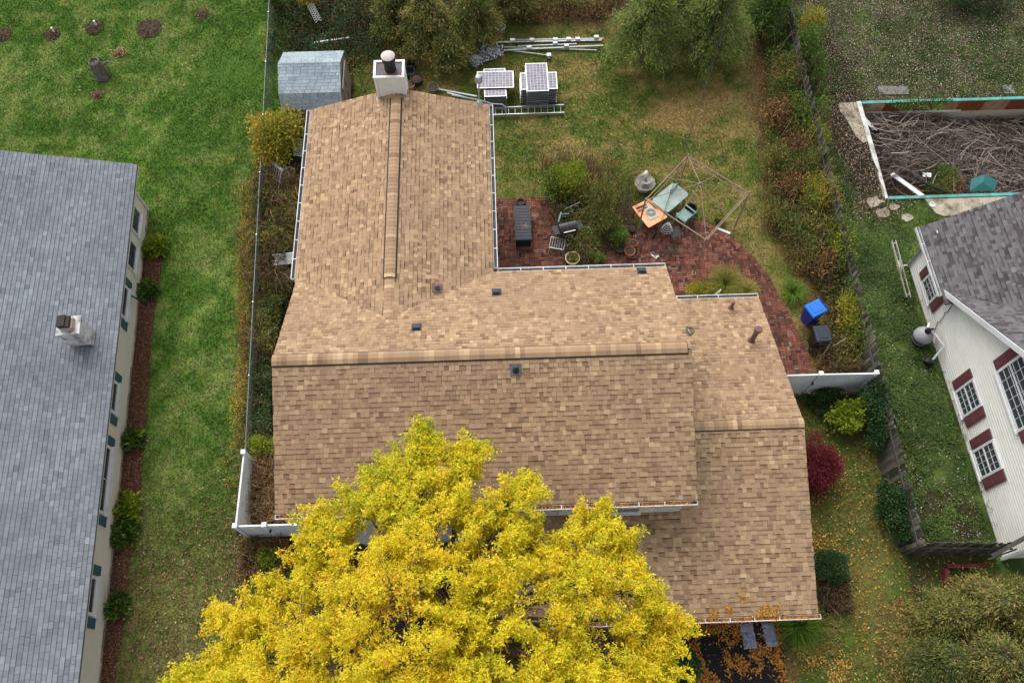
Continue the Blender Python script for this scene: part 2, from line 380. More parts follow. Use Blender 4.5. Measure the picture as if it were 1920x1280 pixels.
def scatter_leaves(name, label, x, y, z, size, mat_key, rs, tone=None, tilt=0.5, aspect=0.5, nrm=(0, 0, 1), cat='leaves'):
    n = len(x); a = rs.uniform(0, 2*np.pi, n); up = unit(np.tile(np.array(nrm, float), (n, 1))+rs.normal(0, tilt*0.5, (n, 3)))
    D = np.stack([np.cos(a), np.sin(a), 0*a], 1); D = unit(D-up*(D*up).sum(1)[:, None])
    L = size*rs.uniform(0.6, 1.5, n)
    V, T = leaf_arrays(np.stack([x, y, z if not np.isscalar(z) else np.full(n, z)], 1), D, up, L, L*aspect)
    t = rs.rand(n) if tone is None else tone
    o = np_mesh(name, V, T, m_litter[mat_key], tone=np.repeat(t, 2), kind='stuff')
    return tag(o, label, cat)
def dens_points(n, rs, poly, fn, blocks=True):
    x, y = free_points(n, rs, poly, blocks); k = rs.rand(len(x)) < fn(x, y); return x[k], y[k]

rs = np.random.RandomState(21)
x, y = dens_points(40000, rs, GPoly([(-20, 0), (470, 0), (470, 1300), (-20, 1300)]), lambda x, y: np.clip(0.04+0.75*sst(11, 1, y+4*(N1(x, y, 3)-.5)), 0, 1)*(0.3+1.2*N2(x, y, 1.3)))
scatter_leaves('fallen_leaves', 'pale brown fallen leaves strewn over the left lawn', x, y, 0.02, 0.085, 'tan', rs, tone=np.clip(rs.normal(0.42, 0.24, len(x)), 0, 1))
x, y = dens_points(26000, rs, GPoly([(1440, 760), (1700, 780), (1720, 1000), (1960, 1090), (1960, 1330), (1440, 1330)]), lambda x, y: np.clip(0.10+1.1*sst(0.35, 0.75, N2(x, y, 0.9))*sst(13.5, 9.5, x+1.2*N1(x, y, 2)), 0, 1))
scatter_leaves('fallen_leaves', 'yellow and orange leaves on the side lawn right of the garage', x, y, 0.025, 0.07, 'fall', rs, tone=np.clip(rs.normal(.6, .25, len(x)), 0, 1))
x, y = dens_points(60000, rs, DRIVE, lambda x, y: np.clip(0.04+1.6*sst(0.5, 0.72, 0.6*N2(x, y, 0.55)+0.4*N3(x, y, 0.22))+0.4*sst(8.3, 8.8, x), 0, 1)*0.2, blocks=False)
scatter_leaves('fallen_leaves', 'orange leaves drifted across the black driveway', x, y, 0.03, 0.075, 'fall', rs, tone=np.clip(rs.normal(0.45, 0.2, len(x)), 0, 1))
x, y = dens_points(30000, rs, GPoly([(1500, -20), (1960, -20), (1960, 200), (1640, 440), (1590, 420), (1530, 260)]), lambda x, y: np.clip(0.25+0.9*N2(x, y, 0.8), 0, 1)*np.where(y > 19, 1.0, 0.5))
scatter_leaves('fallen_leaves', 'small pale leaves littering the ground round the old pool', x, y, 0.03, 0.055, 'pale', rs, tone=np.clip(rs.normal(0.45, 0.25, len(x)), 0, 1))
x, y = dens_points(7000, rs, GPoly([(1560, 430), (1690, 520), (1860, 1040), (1720, 1030), (1640, 700)]), lambda x, y: 0.15+0.3*N2(x, y, 0.8))
scatter_leaves('fallen_leaves', 'scattered leaves on the green strip beside the white house', x, y, 0.03, 0.06, 'pale', rs)
x, y = dens_points(9000, rs, GPoly([(920, 40), (1420, 40), (1430, 420), (920, 370)]), lambda x, y: 0.05+0.18*N2(x, y, 1.0))
scatter_leaves('fallen_leaves', 'tiny pale leaves dotted over the back lawn', x, y, 0.03, 0.05, 'pale', rs, tone=rs.rand(len(x))**0.5)
x, y = dens_points(5000, rs, PATIO_A, lambda x, y: 0.10+0.9*sst(.5, .75, N2(x, y, .7)), False); x2, y2 = dens_points(7000, rs, PATIO_B, lambda x, y: 0.06+0.6*sst(.5, .75, N2(x, y, .8)), False)
scatter_leaves('fallen_leaves', 'brown leaf litter on the brick patio', np.concatenate([x, x2]), np.concatenate([y, y2]), 0.03, 0.045, 'tan', rs, tone=np.clip(rs.normal(.3, .25, len(x)+len(x2)), 0, 1))
# low leafy ground cover on the neighbour's strip
m_ivy = MT('ground_ivy', [(0, S(44, 62, 28)), (0.5, S(78, 100, 46)), (1, S(122, 140, 74))], 0.6, transl=0.2)
x, y = dens_points(90000, rs, GPoly([(1545, 250), (1700, 440), (1700, 520), (1870, 1040), (1720, 1030), (1640, 700), (1560, 400)]), lambda x, y: np.clip(1.5*sst(0.25, 0.7, 0.6*N2(x, y, 0.8)+0.4*N3(x, y, 0.4)), 0, 1)*sst(15.9, 15.0, np.where(y > 18.5, x+1.0*N1(x, y, 1), 0)))
n = len(x); a = rs.uniform(0, 2*np.pi, n); up = unit(np.array([0, 0, 1.0])+rs.normal(0, 0.35, (n, 3))); D = unit(np.stack([np.cos(a), np.sin(a), 0*a], 1))
L = rs.uniform(0.03, 0.09, n); Vv, T = leaf_arrays(np.stack([x, y, rs.uniform(0, 0.09, n)*N3(x, y, 0.5)*1.6], 1), D, up, L, L*0.9)
tag(np_mesh('ground_ivy', Vv, T, m_ivy, tone=np.repeat(np.clip(0.25+0.5*N2(x, y, 1.0)+rs.normal(0, 0.2, n), 0, 1), 2), kind='stuff'), 'low bright green ivy along the wooden fence', 'ground cover')
x, y = dens_points(40000, rs, GPoly([(1540, -20), (1960, -20), (1960, 180), (1600, 185), (1520, 160)]), lambda x, y: np.clip(0.5*sst(0.3, 0.75, 0.6*N1(x, y, 1.3)+0.4*N3(x, y, 0.4)), 0, 1))
n = len(x); a = rs.uniform(0, 2*np.pi, n); up = unit(np.array([0, 0, 1.0])+rs.normal(0, 0.35, (n, 3))); D = unit(np.stack([np.cos(a), np.sin(a), 0*a], 1))
L = rs.uniform(0.03, 0.09, n); Vv, T = leaf_arrays(np.stack([x, y, rs.uniform(0, 0.08, n)], 1), D, up, L, L*0.9)
tag(np_mesh('ground_ivy', Vv, T, m_ivy, tone=np.repeat(np.clip(rs.normal(0.25, 0.2, n), 0, 1), 2), kind='stuff'), 'dark low weeds behind the old pool', 'ground cover')

# driveway
drive = MB().prism([(p[0], p[1], -0.06) for p in DRIVE], (0, 0, 0.075)).build('driveway', m_asphalt, kind='structure')

# brick patio: paving bricks in basket weave, the largest ones singly
m_brick = MT('paving_brick', [(0, S(66, 44, 38)), (0.3, S(100, 62, 52)), (0.6, S(128, 79, 65)), (0.85, S(144, 98, 80)), (1, S(128, 114, 98))], 0.9, grain=0.3, grain_scale=50, stain=S(48, 42, 38), stain_amt=0.8, stain_scale=0.9, bump=0.4)
patio = MB()
for P in (PATIO_A, PATIO_B): patio.prism([(p[0], p[1], -0.1) for p in P], (0, 0, 0.096))
patio = patio.build('patio', M('patio_joint_sand', S(46, 42, 36), 1.0, 0.3, 8, 0.4), kind='structure')
bricks = []; rr = random.Random(4); bl, bw = 0.2, 0.1
for iy in range(int((21-8)/bl)):
    for ix in range(int((14.5+1)/bl)):
        x0 = -0.6+ix*bl; y0 = 9+iy*bl
        for k in range(2):
            hz = (ix+iy) % 2 == 0
            bx_, by_ = (x0+bl/2, y0+bw/2+k*bw) if hz else (x0+bw/2+k*bw, y0+bl/2)
            bricks.append((bx_, by_, 0 if hz else math.pi/2))
ba = np.array(bricks); ok = (inpoly(ba[:, 0], ba[:, 1], PATIO_A) | inpoly(ba[:, 0], ba[:, 1], PATIO_B)) & ~inpoly(ba[:, 0], ba[:, 1], BED)
ok &= ~((ba[:, 0] < 5.2) & (ba[:, 1] < 13.8)) & ~((ba[:, 0] < 8.95) & (ba[:, 1] < 13.6))
ba = ba[ok]
dist = np.hypot(ba[:, 0], ba[:, 1]); vis = ~inpoly(ba[:, 0], ba[:, 1], GPoly([(925, 470), (1250, 480), (1250, 620), (925, 620)]))
order = np.argsort(np.where(vis, dist, 1e6))
near = set(order[:300].tolist())
brick_me = [MB().add([(sx*a_, sy*b_, z_) for z_, a_, b_ in ((-0.05, 0.0965, 0.0465), (0.0, 0.0965, 0.0465), (0.006, 0.092, 0.042)) for sx, sy in ((-1, -1), (1, -1), (1, 1), (-1, 1))],
            [(0, 1, 5, 4), (1, 2, 6, 5), (2, 3, 7, 6), (3, 0, 4, 7), (4, 5, 9, 8), (5, 6, 10, 9), (6, 7, 11, 10), (7, 4, 8, 11), (8, 9, 10, 11)], t/11).mesh('brick', m_brick) for t in range(12)]
rest = MB()
for i, (bx_, by_, r) in enumerate(ba):
    z = 0.012+rr.uniform(-0.004, 0.004); t = int(min(11, max(0, rr.gauss(5.5, 2.6))))
    if i in near:
        o = link('brick', brick_me[t], patio, (bx_, by_, z)); o.rotation_euler = (rr.uniform(-.01, .01), rr.uniform(-.01, .01), r)
    else:
        c, s_ = math.cos(r), math.sin(r); vs_ = [v.co for v in brick_me[t].vertices]
        rest.add([(bx_+c*v[0]-s_*v[1], by_+s_*v[0]+c*v[1], z+v[2]) for v in vs_], [tuple(p.vertices) for p in brick_me[t].polygons], t/11)
rest.build('bricks', m_brick, patio, kind='stuff')
# soldier course along the curved outer edge of the patio
edge = MB(); pe = [V3(p) for p in PATIO_B[5:14]]
for i in range(len(pe)-1):
    L_ = np.linalg.norm(pe[i+1]-pe[i]); k = max(1, int(L_/0.105)); d = (pe[i+1]-pe[i])/L_; nrm = np.array([-d[1], d[0], 0])
    for j in range(k):
        c = pe[i]+d*((j+0.5)*L_/k); edge.box((c[0], c[1], 0.0), (0.095, 0.2, 0.07), (d, nrm, (0, 0, 1)), rr.random()*0.6+0.2)
edge.build('edging_bricks', m_brick, patio, kind='stuff')
# planting bed between the two halves of the patio
MB().prism([(p[0], p[1], -0.08) for p in BED], (0, 0, 0.10)).build('planting_bed', m_soil, kind='structure')
# ---------------------------------------------------------------- roofs made of single shingles
def plane(o, u, v, U, Vl, clip=None):
    u = unit(V3(u)); v = unit(V3(v)); return dict(o=V3(o), u=u, v=v, n=np.cross(u, v), U=U, V=Vl, clip=clip)
BF = [.74]
def tab_mesh(w, e, hb, tone, band, material):
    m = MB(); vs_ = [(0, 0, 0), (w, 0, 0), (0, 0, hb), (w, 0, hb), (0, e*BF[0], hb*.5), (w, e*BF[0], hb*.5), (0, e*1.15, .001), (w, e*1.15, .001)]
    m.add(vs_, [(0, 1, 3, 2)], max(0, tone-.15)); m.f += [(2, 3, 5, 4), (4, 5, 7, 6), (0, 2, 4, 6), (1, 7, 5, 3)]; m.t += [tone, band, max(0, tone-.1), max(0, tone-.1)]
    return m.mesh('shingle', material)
def shingle_roof(planes, roof, material, e, widths, n_single, seed, tone_fn, band_p, hbs=(.006, .013), hide=None, gap=0.0, bd=.28):
    rr = random.Random(seed); tabs = []
    for pi, p in enumerate(planes):
        for r in range(int(math.ceil(p['V']/e))):
            x = -rr.uniform(0, widths[-1])
            while x < p['U']:
                w = rr.choice(widths); x0, x1 = max(0, x), min(p['U'], x+w-gap); x += w
                if x1-x0 < 0.03: continue
                y = r*e
                if p['clip'] and not p['clip'](*(p['o']+p['u']*(x0+x1)/2+p['v']*(y+e/2))): continue
                ee = min(e, p['V']-y)
                if ee < 0.03: continue
                tabs.append((pi, x0, y, x1-x0, ee, tone_fn(rr), rr.random() < band_p, x1-x0 > widths[0]*0.99 and ee > e*.99))
    C = np.array([planes[t[0]]['o']+planes[t[0]]['u']*(t[1]+t[3]/2)+planes[t[0]]['v']*(t[2]+e/2) for t in tabs])
    d = np.linalg.norm(C-np.array([0, 0, CAM_H]), axis=1)
    bad = np.array([not t[7] for t in tabs])
    if hide is not None: bad |= hide(C[:, 0], C[:, 1])
    single = set(np.argsort(np.where(bad, d+1e4, d))[:n_single].tolist())
    cache = {}; VV = []; TT = []; o0 = org(roof)
    for i, (pi, x, y, w, ee, tone, low, full) in enumerate(tabs):
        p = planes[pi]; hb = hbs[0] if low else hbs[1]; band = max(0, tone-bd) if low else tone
        if i in single:
            key = (round(w/.02), round(tone*9), low)
            if key not in cache: cache[key] = tab_mesh(key[0]*.02-.001, e, hb, key[1]/9, max(0, key[1]/9-bd) if low else key[1]/9, material)
            o = bpy.data.objects.new('shingle', cache[key]); COL.objects.link(o); o.parent = roof
            q = p['o']+p['u']*x+p['v']*y-o0; m = Matrix.Identity(4)
            for k in range(3): m[k][0] = p['u'][k]; m[k][1] = p['v'][k]; m[k][2] = p['n'][k]; m[k][3] = q[k]
            o.matrix_local = m
        else:
            L = np.array([(0, 0, 0), (w, 0, 0), (0, 0, hb), (w, 0, hb), (0, ee*BF[0], hb*.5), (w, ee*BF[0], hb*.5), (0, ee*1.15, .001), (w, ee*1.15, .001)])
            L[:, 0] += x; L[:, 1] += y
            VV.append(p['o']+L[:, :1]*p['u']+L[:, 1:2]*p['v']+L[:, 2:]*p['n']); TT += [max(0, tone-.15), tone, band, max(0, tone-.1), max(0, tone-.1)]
    if VV:
        n = len(VV); q = np.array([(0, 1, 3, 2), (2, 3, 5, 4), (4, 5, 7, 6), (0, 2, 4, 6), (1, 7, 5, 3)])
        np_mesh('shingles', np.concatenate(VV), (np.arange(n)[:, None, None]*8+q).reshape(-1, 4), material, roof, TT, kind='stuff')
def ridge_caps(roof, p, q, sl, sr, step, hw, lift, material, tone_fn, rr, cache):
    """bent caps along p->q; sl, sr = unit down-slope vectors to the left and right"""
    p, q = V3(p), V3(q); d = unit(q-p); L = np.linalg.norm(q-p); n = int(L/step)
    for i in range(n):
        k = round(tone_fn(rr)*9)
        key = (k, round(hw, 2), tuple(np.round(sl, 2)))
        if key not in cache:
            w = step*1.2; prof = [V3(sl)*hw+V3((0, 0, lift)), V3(sl)*hw*.35+V3((0, 0, lift+.012)), V3(sr)*hw*.35+V3((0, 0, lift+.012)), V3(sr)*hw+V3((0, 0, lift))]
            m = MB(); th = V3((0, 0, -.012))
            A = [c+d*0+V3((0, 0, .006)) for c in prof]; Bq = [c+d*w-V3((0, 0, .004)) for c in prof]
            m.add(A+Bq+[a+th for a in A]+[b+th for b in Bq], [(0, 1, 5, 4), (1, 2, 6, 5), (2, 3, 7, 6), (8, 9, 1, 0), (9, 10, 2, 1), (10, 11, 3, 2), (0, 4, 12, 8), (3, 11, 15, 7), (12, 13, 9, 8), (13, 14, 10, 9), (14, 15, 11, 10)], k/9)
            cache[key] = m.mesh('ridge_cap', material)
        c = p+d*(i*step); link('ridge_cap', cache[key], roof, c-org(roof))

TAN = [(0, S(80, 62, 51)), (0.22, S(114, 90, 72)), (0.42, S(142, 116, 91)), (0.62, S(157, 130, 102)), (0.8, S(169, 142, 111)), (1, S(186, 160, 126))]
m_tan = MT('tan_shingle', TAN, 0.95, 0.15, grain=0.22, grain_scale=130, stain=S(138, 112, 93), stain_amt=0.55, stain_scale=0.35, bump=0.2)
m_siding = M('grey_siding', S(186, 186, 182), 0.6, 0.06, 3, 0.1)
m_gutter = M('white_gutter', (0.68, 0.69, 0.70), 0.4, 0.08, 5, 0.05, dirt=S(110, 106, 98), dirt_amt=0.4, dirt_scale=2.5)

def tan_tone(rr):
    r = rr.random()
    if r < 0.50: return rr.gauss(0.60, 0.06)
    if r < 0.70: return rr.gauss(0.74, 0.05)
    if r < 0.77: return rr.gauss(0.90, 0.05)
    return rr.gauss(0.41, 0.07)
house = thing('house', 'tan shingled house with rear wing and low garage in the centre', 'house', (0, 10, 0))
deck_m = M('roof_deck', S(96, 80, 66), 0.9)
def wall_prism(prof_yz, x0, x1): return [(x0, y, z) for y, z in prof_yz], (x1-x0, 0, 0)
pm = (HZR-HZE)/(HYB-HYM); pf = (HZR-HZE)/(HYM-HYF); pw = (WZR-HZE)/(WXM-WX0); pg = (GZR-GZE)/(GYB-GYM)
w1 = MB().prism(*wall_prism([(HYF+.06, 0), (HYB-.35, 0), (HYB-.35, HZE-.1+.35*pm), (HYM, HZR-.2), (HYF+.06, HZE-.14)], HX0+.25, HX1-.25))
w1.build('wall', m_siding, house)
w2 = MB().prism([(x_, HYB-.9, z_) for x_, z_ in ((WX0+.35, 0), (WX1-.35, 0), (WX1-.35, HZE-.02), (WXM, WZR-.14), (WX0+.35, HZE-.02))], (0, WYB-.3-HYB+.9, 0)); w2.build('wall', m_siding, house)
w3 = MB().prism(*wall_prism([(GYF+.4, 0), (GYB-.35, 0), (GYB-.35, GZE), (GYM, GZR-.14), (GYF+.4, GZE)], HX1-.24, GX1-.25)); w3.build('wall', m_siding, house)
w4 = MB().prism(*wall_prism([(GYF+1.9, 0), (HYF+.055, 0), (HYF+.055, GZE+.8), (GYF+1.9, GZE+.45)], -0.6, HX1-.25)); w4.build('wall', m_siding, house)
# lap siding seen under the front eave, one board per course
for k in range(10):
    z = 3.45+k*.16
    MB().add([(HX0+.25, HYF+.058, z), (HX1-.25, HYF+.058, z), (HX1-.25, HYF+.026, z), (HX0+.25, HYF+.026, z), (HX0+.25, HYF+.058, z+.16), (HX1-.25, HYF+.058, z+.16), (HX1-.25, HYF+.05, z+.16), (HX0+.25, HYF+.05, z+.16)],
             [(0, 1, 5, 4), (3, 7, 6, 2), (0, 3, 2, 1), (4, 5, 6, 7), (0, 4, 7, 3), (1, 2, 6, 5)]).build('siding_board', m_siding, house)
roof = MB(); th = .06
def slab(m, pts, t=th): m.prism([(x, y, z-t-.004) for x, y, z in pts], (0, 0, t))
slab(roof, [(HX0, HYF, HZE), (HX1, HYF, HZE), (HX1, HYM, HZR), (HX0, HYM, HZR)]); slab(roof, [(HX0, HYM, HZR), (HX1, HYM, HZR), (HX1, HYB, HZE), (HX0, HYB, HZE)])
yv = HYB-(WZR-HZE)/pm
slab(roof, [(WX0, HYB, HZE), (WXM, yv, WZR), (WXM, WYB, WZR), (WX0, WYB, HZE)]); slab(roof, [(WXM, yv, WZR), (WX1, HYB, HZE), (WX1, WYB, HZE), (WXM, WYB, WZR)])
GLX = -0.9
slab(roof, [(HX1-.2, GYM, GZR), (GX1, GYM, GZR), (GX1, GYB, GZE), (HX1-.2, GYB, GZE)])
slab(roof, [(GLX, GYF, GZE), (GX1, GYF, GZE), (GX1, HYF+.05, GZE+pg*(HYF+.05-GYF)), (GLX, HYF+.05, GZE+pg*(HYF+.05-GYF))])
slab(roof, [(HX1-.24, HYF+.05, GZE+pg*(HYF+.05-GYF)), (GX1, HYF+.05, GZE+pg*(HYF+.05-GYF)), (GX1, GYM, GZR), (HX1-.24, GYM, GZR)])
roof = roof.build('roof', deck_m, house)
sl = lambda a, b: math.hypot(a, b)
P = [plane((HX0, HYF, HZE), (1, 0, 0), (0, HYM-HYF, HZR-HZE), HX1-HX0, sl(HYM-HYF, HZR-HZE)),
     plane((HX1, HYB, HZE), (-1, 0, 0), (0, HYM-HYB, HZR-HZE), HX1-HX0, sl(HYM-HYB, HZR-HZE)),
     plane((WX0, WYB, HZE), (0, -1, 0), (WXM-WX0, 0, WZR-HZE), WYB-yv, sl(WXM-WX0, WZR-HZE), lambda x, y, z: y > HYB-(x-WX0)*pw/pm-.12),
     plane((WX1, yv, HZE), (0, 1, 0), (WXM-WX1, 0, WZR-HZE), WYB-yv, sl(WXM-WX1, WZR-HZE), lambda x, y, z: y > HYB-(WX1-x)*pw/pm-.12),
     plane((GLX, GYF, GZE), (1, 0, 0), (0, GYM-GYF, GZR-GZE), GX1-GLX, sl(GYM-GYF, GZR-GZE), lambda x, y, z: x > HX1-.22 or y < HYF+.05),
     plane((GX1, GYB, GZE), (-1, 0, 0), (0, GYM-GYB, GZR-GZE), GX1-HX1+.2, sl(GYM-GYB, GZR-GZE))]
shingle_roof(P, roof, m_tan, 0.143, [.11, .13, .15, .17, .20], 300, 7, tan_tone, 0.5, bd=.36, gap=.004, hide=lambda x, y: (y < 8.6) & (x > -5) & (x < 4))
rr = random.Random(17); cache = {}
def cap_tone(rr):
    r = rr.random(); return rr.gauss(0.64, 0.06) if r < .76 else (rr.gauss(0.36, 0.07) if r < .88 else rr.gauss(0.9, 0.06))
fs, bs = unit(V3((0, HYF-HYM, HZE-HZR))), unit(V3((0, HYB-HYM, HZE-HZR)))
ls, rs_ = unit(V3((WX0-WXM, 0, HZE-WZR))), unit(V3((WX1-WXM, 0, HZE-WZR)))
gf_, gb_ = unit(V3((0, GYF-GYM, GZE-GZR))), unit(V3((0, GYB-GYM, GZE-GZR)))
ridge_caps(roof, (HX0, HYM, HZR), (HX1-.12, HYM, HZR), bs, fs, .149, .20, .045, m_tan, cap_tone, rr, cache)
VENT_Y = 13.05
ridge_caps(roof, (WXM, VENT_Y, WZR), (WXM, 20.5, WZR), ls, rs_, .149, .185, .05, m_tan, cap_tone, rr, cache)
ridge_caps(roof, (WXM, yv-.25, WZR), (WXM, VENT_Y, WZR), ls, rs_, .149, .16, .006, m_tan, cap_tone, rr, cache)
ridge_caps(roof, (HX1-.2, GYM, GZR), (GX1, GYM, GZR), gb_, gf_, .149, .17, .045, m_tan, cap_tone, rr, cache)
rv = MB()
for p_, q_, a_, b_, hw in (((HX0+.03, HYM, HZR), (HX1-.1, HYM, HZR), bs, fs, .232), ((WXM, VENT_Y, WZR), (WXM, 20.5, WZR), ls, rs_, .232), ((HX1-.15, GYM, GZR), (GX1, GYM, GZR), gb_, gf_, .195)):
    p_, q_ = V3(p_), V3(q_); up = V3((0, 0, .032))
    for s_ in (a_, b_):
        rv.add([p_+s_*.02, q_+s_*.02, q_+s_*hw, p_+s_*hw]+[c+up for c in (p_+s_*.02, q_+s_*.02, q_+s_*hw, p_+s_*hw)], [(4, 5, 6, 7), (3, 2, 6, 7), (0, 3, 7, 4), (1, 5, 6, 2)])
rv.build('ridge_vent', m_rubber, house)

m_trough = M('gutter_trough', S(84, 82, 78), 0.7, 0.25, 4, 0.1, dirt=S(52, 44, 36), dirt_amt=0.7, dirt_scale=2)
m_rake = M('tan_trim', S(150, 128, 106), 0.6, 0.08, 4, 0.05)
def gutter(p, q, out, name='gutter', hang=0.76, parent=house, ends=True):
    p, q, out = V3(p), V3(q), V3(out); d = unit(q-p); m = MB(); w, h, t = .125, .11, .012; z = V3((0, 0, 1))
    c = lambda a, s_: (p+q)/2+out*a+z*s_
    L = np.linalg.norm(q-p); ax = (d, out, np.cross(d, out))
    m.box(c(w+.01, -h/2-.03), (L, t, h), ax); m.box(c(w+.004, -.026), (L, .022, .012), ax); m.box(c(.008, -h/2-.04), (L, t, h+.03), ax)
    if ends:
        for e_ in (p, q): m.box(e_+out*(w/2+.01)-z*(h/2+.03), (t, w, h), ax)
    g = m.build(name, m_gutter, parent)
    MB().box(c(w/2+.008, -h-.02), (L-.03, w-.02, t), ax).build('trough', m_trough, g)
    for k in range(1, int(L/hang)):
        s_ = p+d*(k*hang); MB().bar(s_+out*.005-z*.02, s_+out*(w+.015)-z*.02, .025, .006).build('hanger', m_gutter, g)
    return g
gutter((HX0, HYF-.02, HZE), (HX1, HYF-.02, HZE), (0, -1, 0)); gutter((WX1+.16, HYB+.02, HZE), (HX1-.02, HYB+.02, HZE), (0, 1, 0))
gutter((WX0-.02, HYB, HZE), (WX0-.02, WYB, HZE), (-1, 0, 0)); gutter((WX1+.02, HYB+.18, HZE), (WX1+.02, WYB, HZE), (1, 0, 0))
gutter((GLX, GYF-.02, GZE), (GX1+.08, GYF-.02, GZE), (0, -1, 0)); gutter((HX1+.1, GYB+.02, GZE), (GX1, GYB+.02, GZE), (0, 1, 0))
# rake trim boards at the gable ends
for a_, b_ in (((HX0+.03, HYF, HZE-.14), (HX0+.03, HYM, HZR-.14)), ((HX0+.03, HYM, HZR-.14), (HX0+.03, HYB, HZE-.14)), ((HX1-.03, HYF, HZE-.14), (HX1-.03, HYM, HZR-.14)), ((HX1-.03, HYM, HZR-.14), (HX1-.03, HYB, HZE-.14)),
               ((WX0, WYB-.03, HZE-.14), (WXM, WYB-.03, WZR-.14)), ((WXM, WYB-.03, WZR-.14), (WX1, WYB-.03, HZE-.14)), ((GX1-.03, GYF, GZE-.14), (GX1-.03, GYM, GZR-.14)), ((GX1-.03, GYM, GZR-.14), (GX1-.03, GYB, GZE-.14))):
    MB().bar(a_, b_, .022, .10).build('rake_board', m_rake, house)
# upper front windows below the eave
def window_on(parent, c, ux, nrm, w, h, mframe, cols=2, rows=2, split=True, pane_m=None, name='window', fw=.07):
    """c bottom centre on the wall; ux along the wall; nrm outwards"""
    c, ux, nrm = V3(c), unit(V3(ux)), unit(V3(nrm)); z = V3((0, 0, 1)); ax = (ux, nrm, z); m = MB()
    cc = c+z*h/2+nrm*.025
    for s_ in (-1, 1): m.box(cc+ux*s_*(w/2-fw/2), (fw, .06, h), ax); m.box(cc+z*s_*(h/2-fw/2), (w-2*fw, .06, fw), ax)
    m.box(c+nrm*.05-z*.03, (w+.08, .11, .05), ax)
    if split: m.box(cc+nrm*.004, (w-2*fw, .05, .045), ax)
    wnd = m.build(name, mframe, parent)
    MB().box(cc-nrm*.012, (w-2*fw, .02, h-2*fw), ax).build('pane', pane_m or m_glasspane, wnd)
    if cols*rows > 1:
        mm = MB(); iw, ih = w-2*fw, h-2*fw
        for k in range(1, cols): mm.box(cc+ux*(-iw/2+iw*k/cols)+nrm*.004, (.014, .014, ih), ax)
        for k in range(1, rows): mm.box(cc+z*(-ih/2+ih*k/rows)+nrm*.0055, (iw, .014, .014), ax)
        mm.build('muntin', mframe, wnd)
    return wnd
for x_, w_ in ((3.0, 2.1), (-0.8, 1.1), (-4.6, 2.0)):
    window_on(house, (x_, HYF+.025, 3.85), (1, 0, 0), (0, -1, 0), w_, 1.15, m_white, 4, 2)
    for s_ in (-1, 1): MB().box((x_+s_*(w_/2+.22), HYF+.01, 4.42), (.38, .03, 1.15)).build('shutter', m_white, house)

# chimney with lap siding, white cap and round flue
ch = MB().span((-4.20, 20.58, 5.6), (-3.22, 21.28, 7.05)).build('chimney', m_white, house)
m_chs = M('cream_siding', S(206, 202, 190), 0.6, 0.06, 3, 0.05)
for k in range(9):
    z = 5.95+k*.122
    for (x0, y0, x1, y1, o_) in ((-4.15, 20.58, -3.27, 20.58, (0, -1, 0)), (-3.22, 20.63, -3.22, 21.23, (1, 0, 0))):
        o_ = V3(o_); a_, b_ = V3((x0, y0, z)), V3((x1, y1, z)); Zs = V3((0, 0, .12))
        MB().add([a_+o_*.001, b_+o_*.001, b_+o_*.05, a_+o_*.05, a_+Zs+o_*.001, b_+Zs+o_*.001, b_+Zs+o_*.008, a_+Zs+o_*.008], [(3, 2, 6, 7), (0, 1, 2, 3), (0, 3, 7, 4), (1, 5, 6, 2), (4, 7, 6, 5)]).build('siding_board', m_chs, ch)
for x_, y_ in ((-4.2, 20.575), (-3.225, 20.575), (-3.225, 21.28)): MB().box((x_, y_, 6.5), (.09, .09, 1.12)).build('corner_trim', m_white, ch)
cp = MB()
for lo, hi in (((-4.26, 20.52, 7.05), (-3.16, 20.61, 7.14)), ((-4.26, 21.25, 7.05), (-3.16, 21.34, 7.14)), ((-4.26, 20.612, 7.05), (-4.17, 21.248, 7.14)), ((-3.25, 20.612, 7.05), (-3.16, 21.248, 7.14))): cp.span(lo, hi)
cp.build('chimney_cap', m_white, ch)
MB().span((-4.168, 20.612, 7.06), (-3.252, 21.248, 7.10)).build('cap_tray', M('rusty_tray', S(78, 84, 92), 0.6, 0.2, 5, 0.2, dirt=S(132, 78, 48), dirt_amt=0.8, dirt_scale=3), ch)
MB().lathe((-3.66, 20.93, 7.09), [(.20, 0), (.21, .2), (.19, .21), (.19, .42), (.235, .43), (.235, .62)], 24).build('flue', M('flue_screen', S(50, 52, 56), 0.5, 0.3, 25, 0.4, metal=0.5), ch, smooth=True)
MB().lathe((-3.66, 20.93, 7.715), [(.24, 0), (.245, .03), (.17, .09), (.02, .115)], 24).build('flue_cap', M('pale_flue_cap', S(196, 186, 178), 0.6, 0.12, 6, 0.1, dirt=S(150, 120, 100), dirt_amt=0.4), ch, smooth=True)
MB().span((-4.28, 20.42, 6.06), (-3.14, 20.6, 6.12)).build('flashing', m_white, ch)

ch.location = (0, .14, -.12)
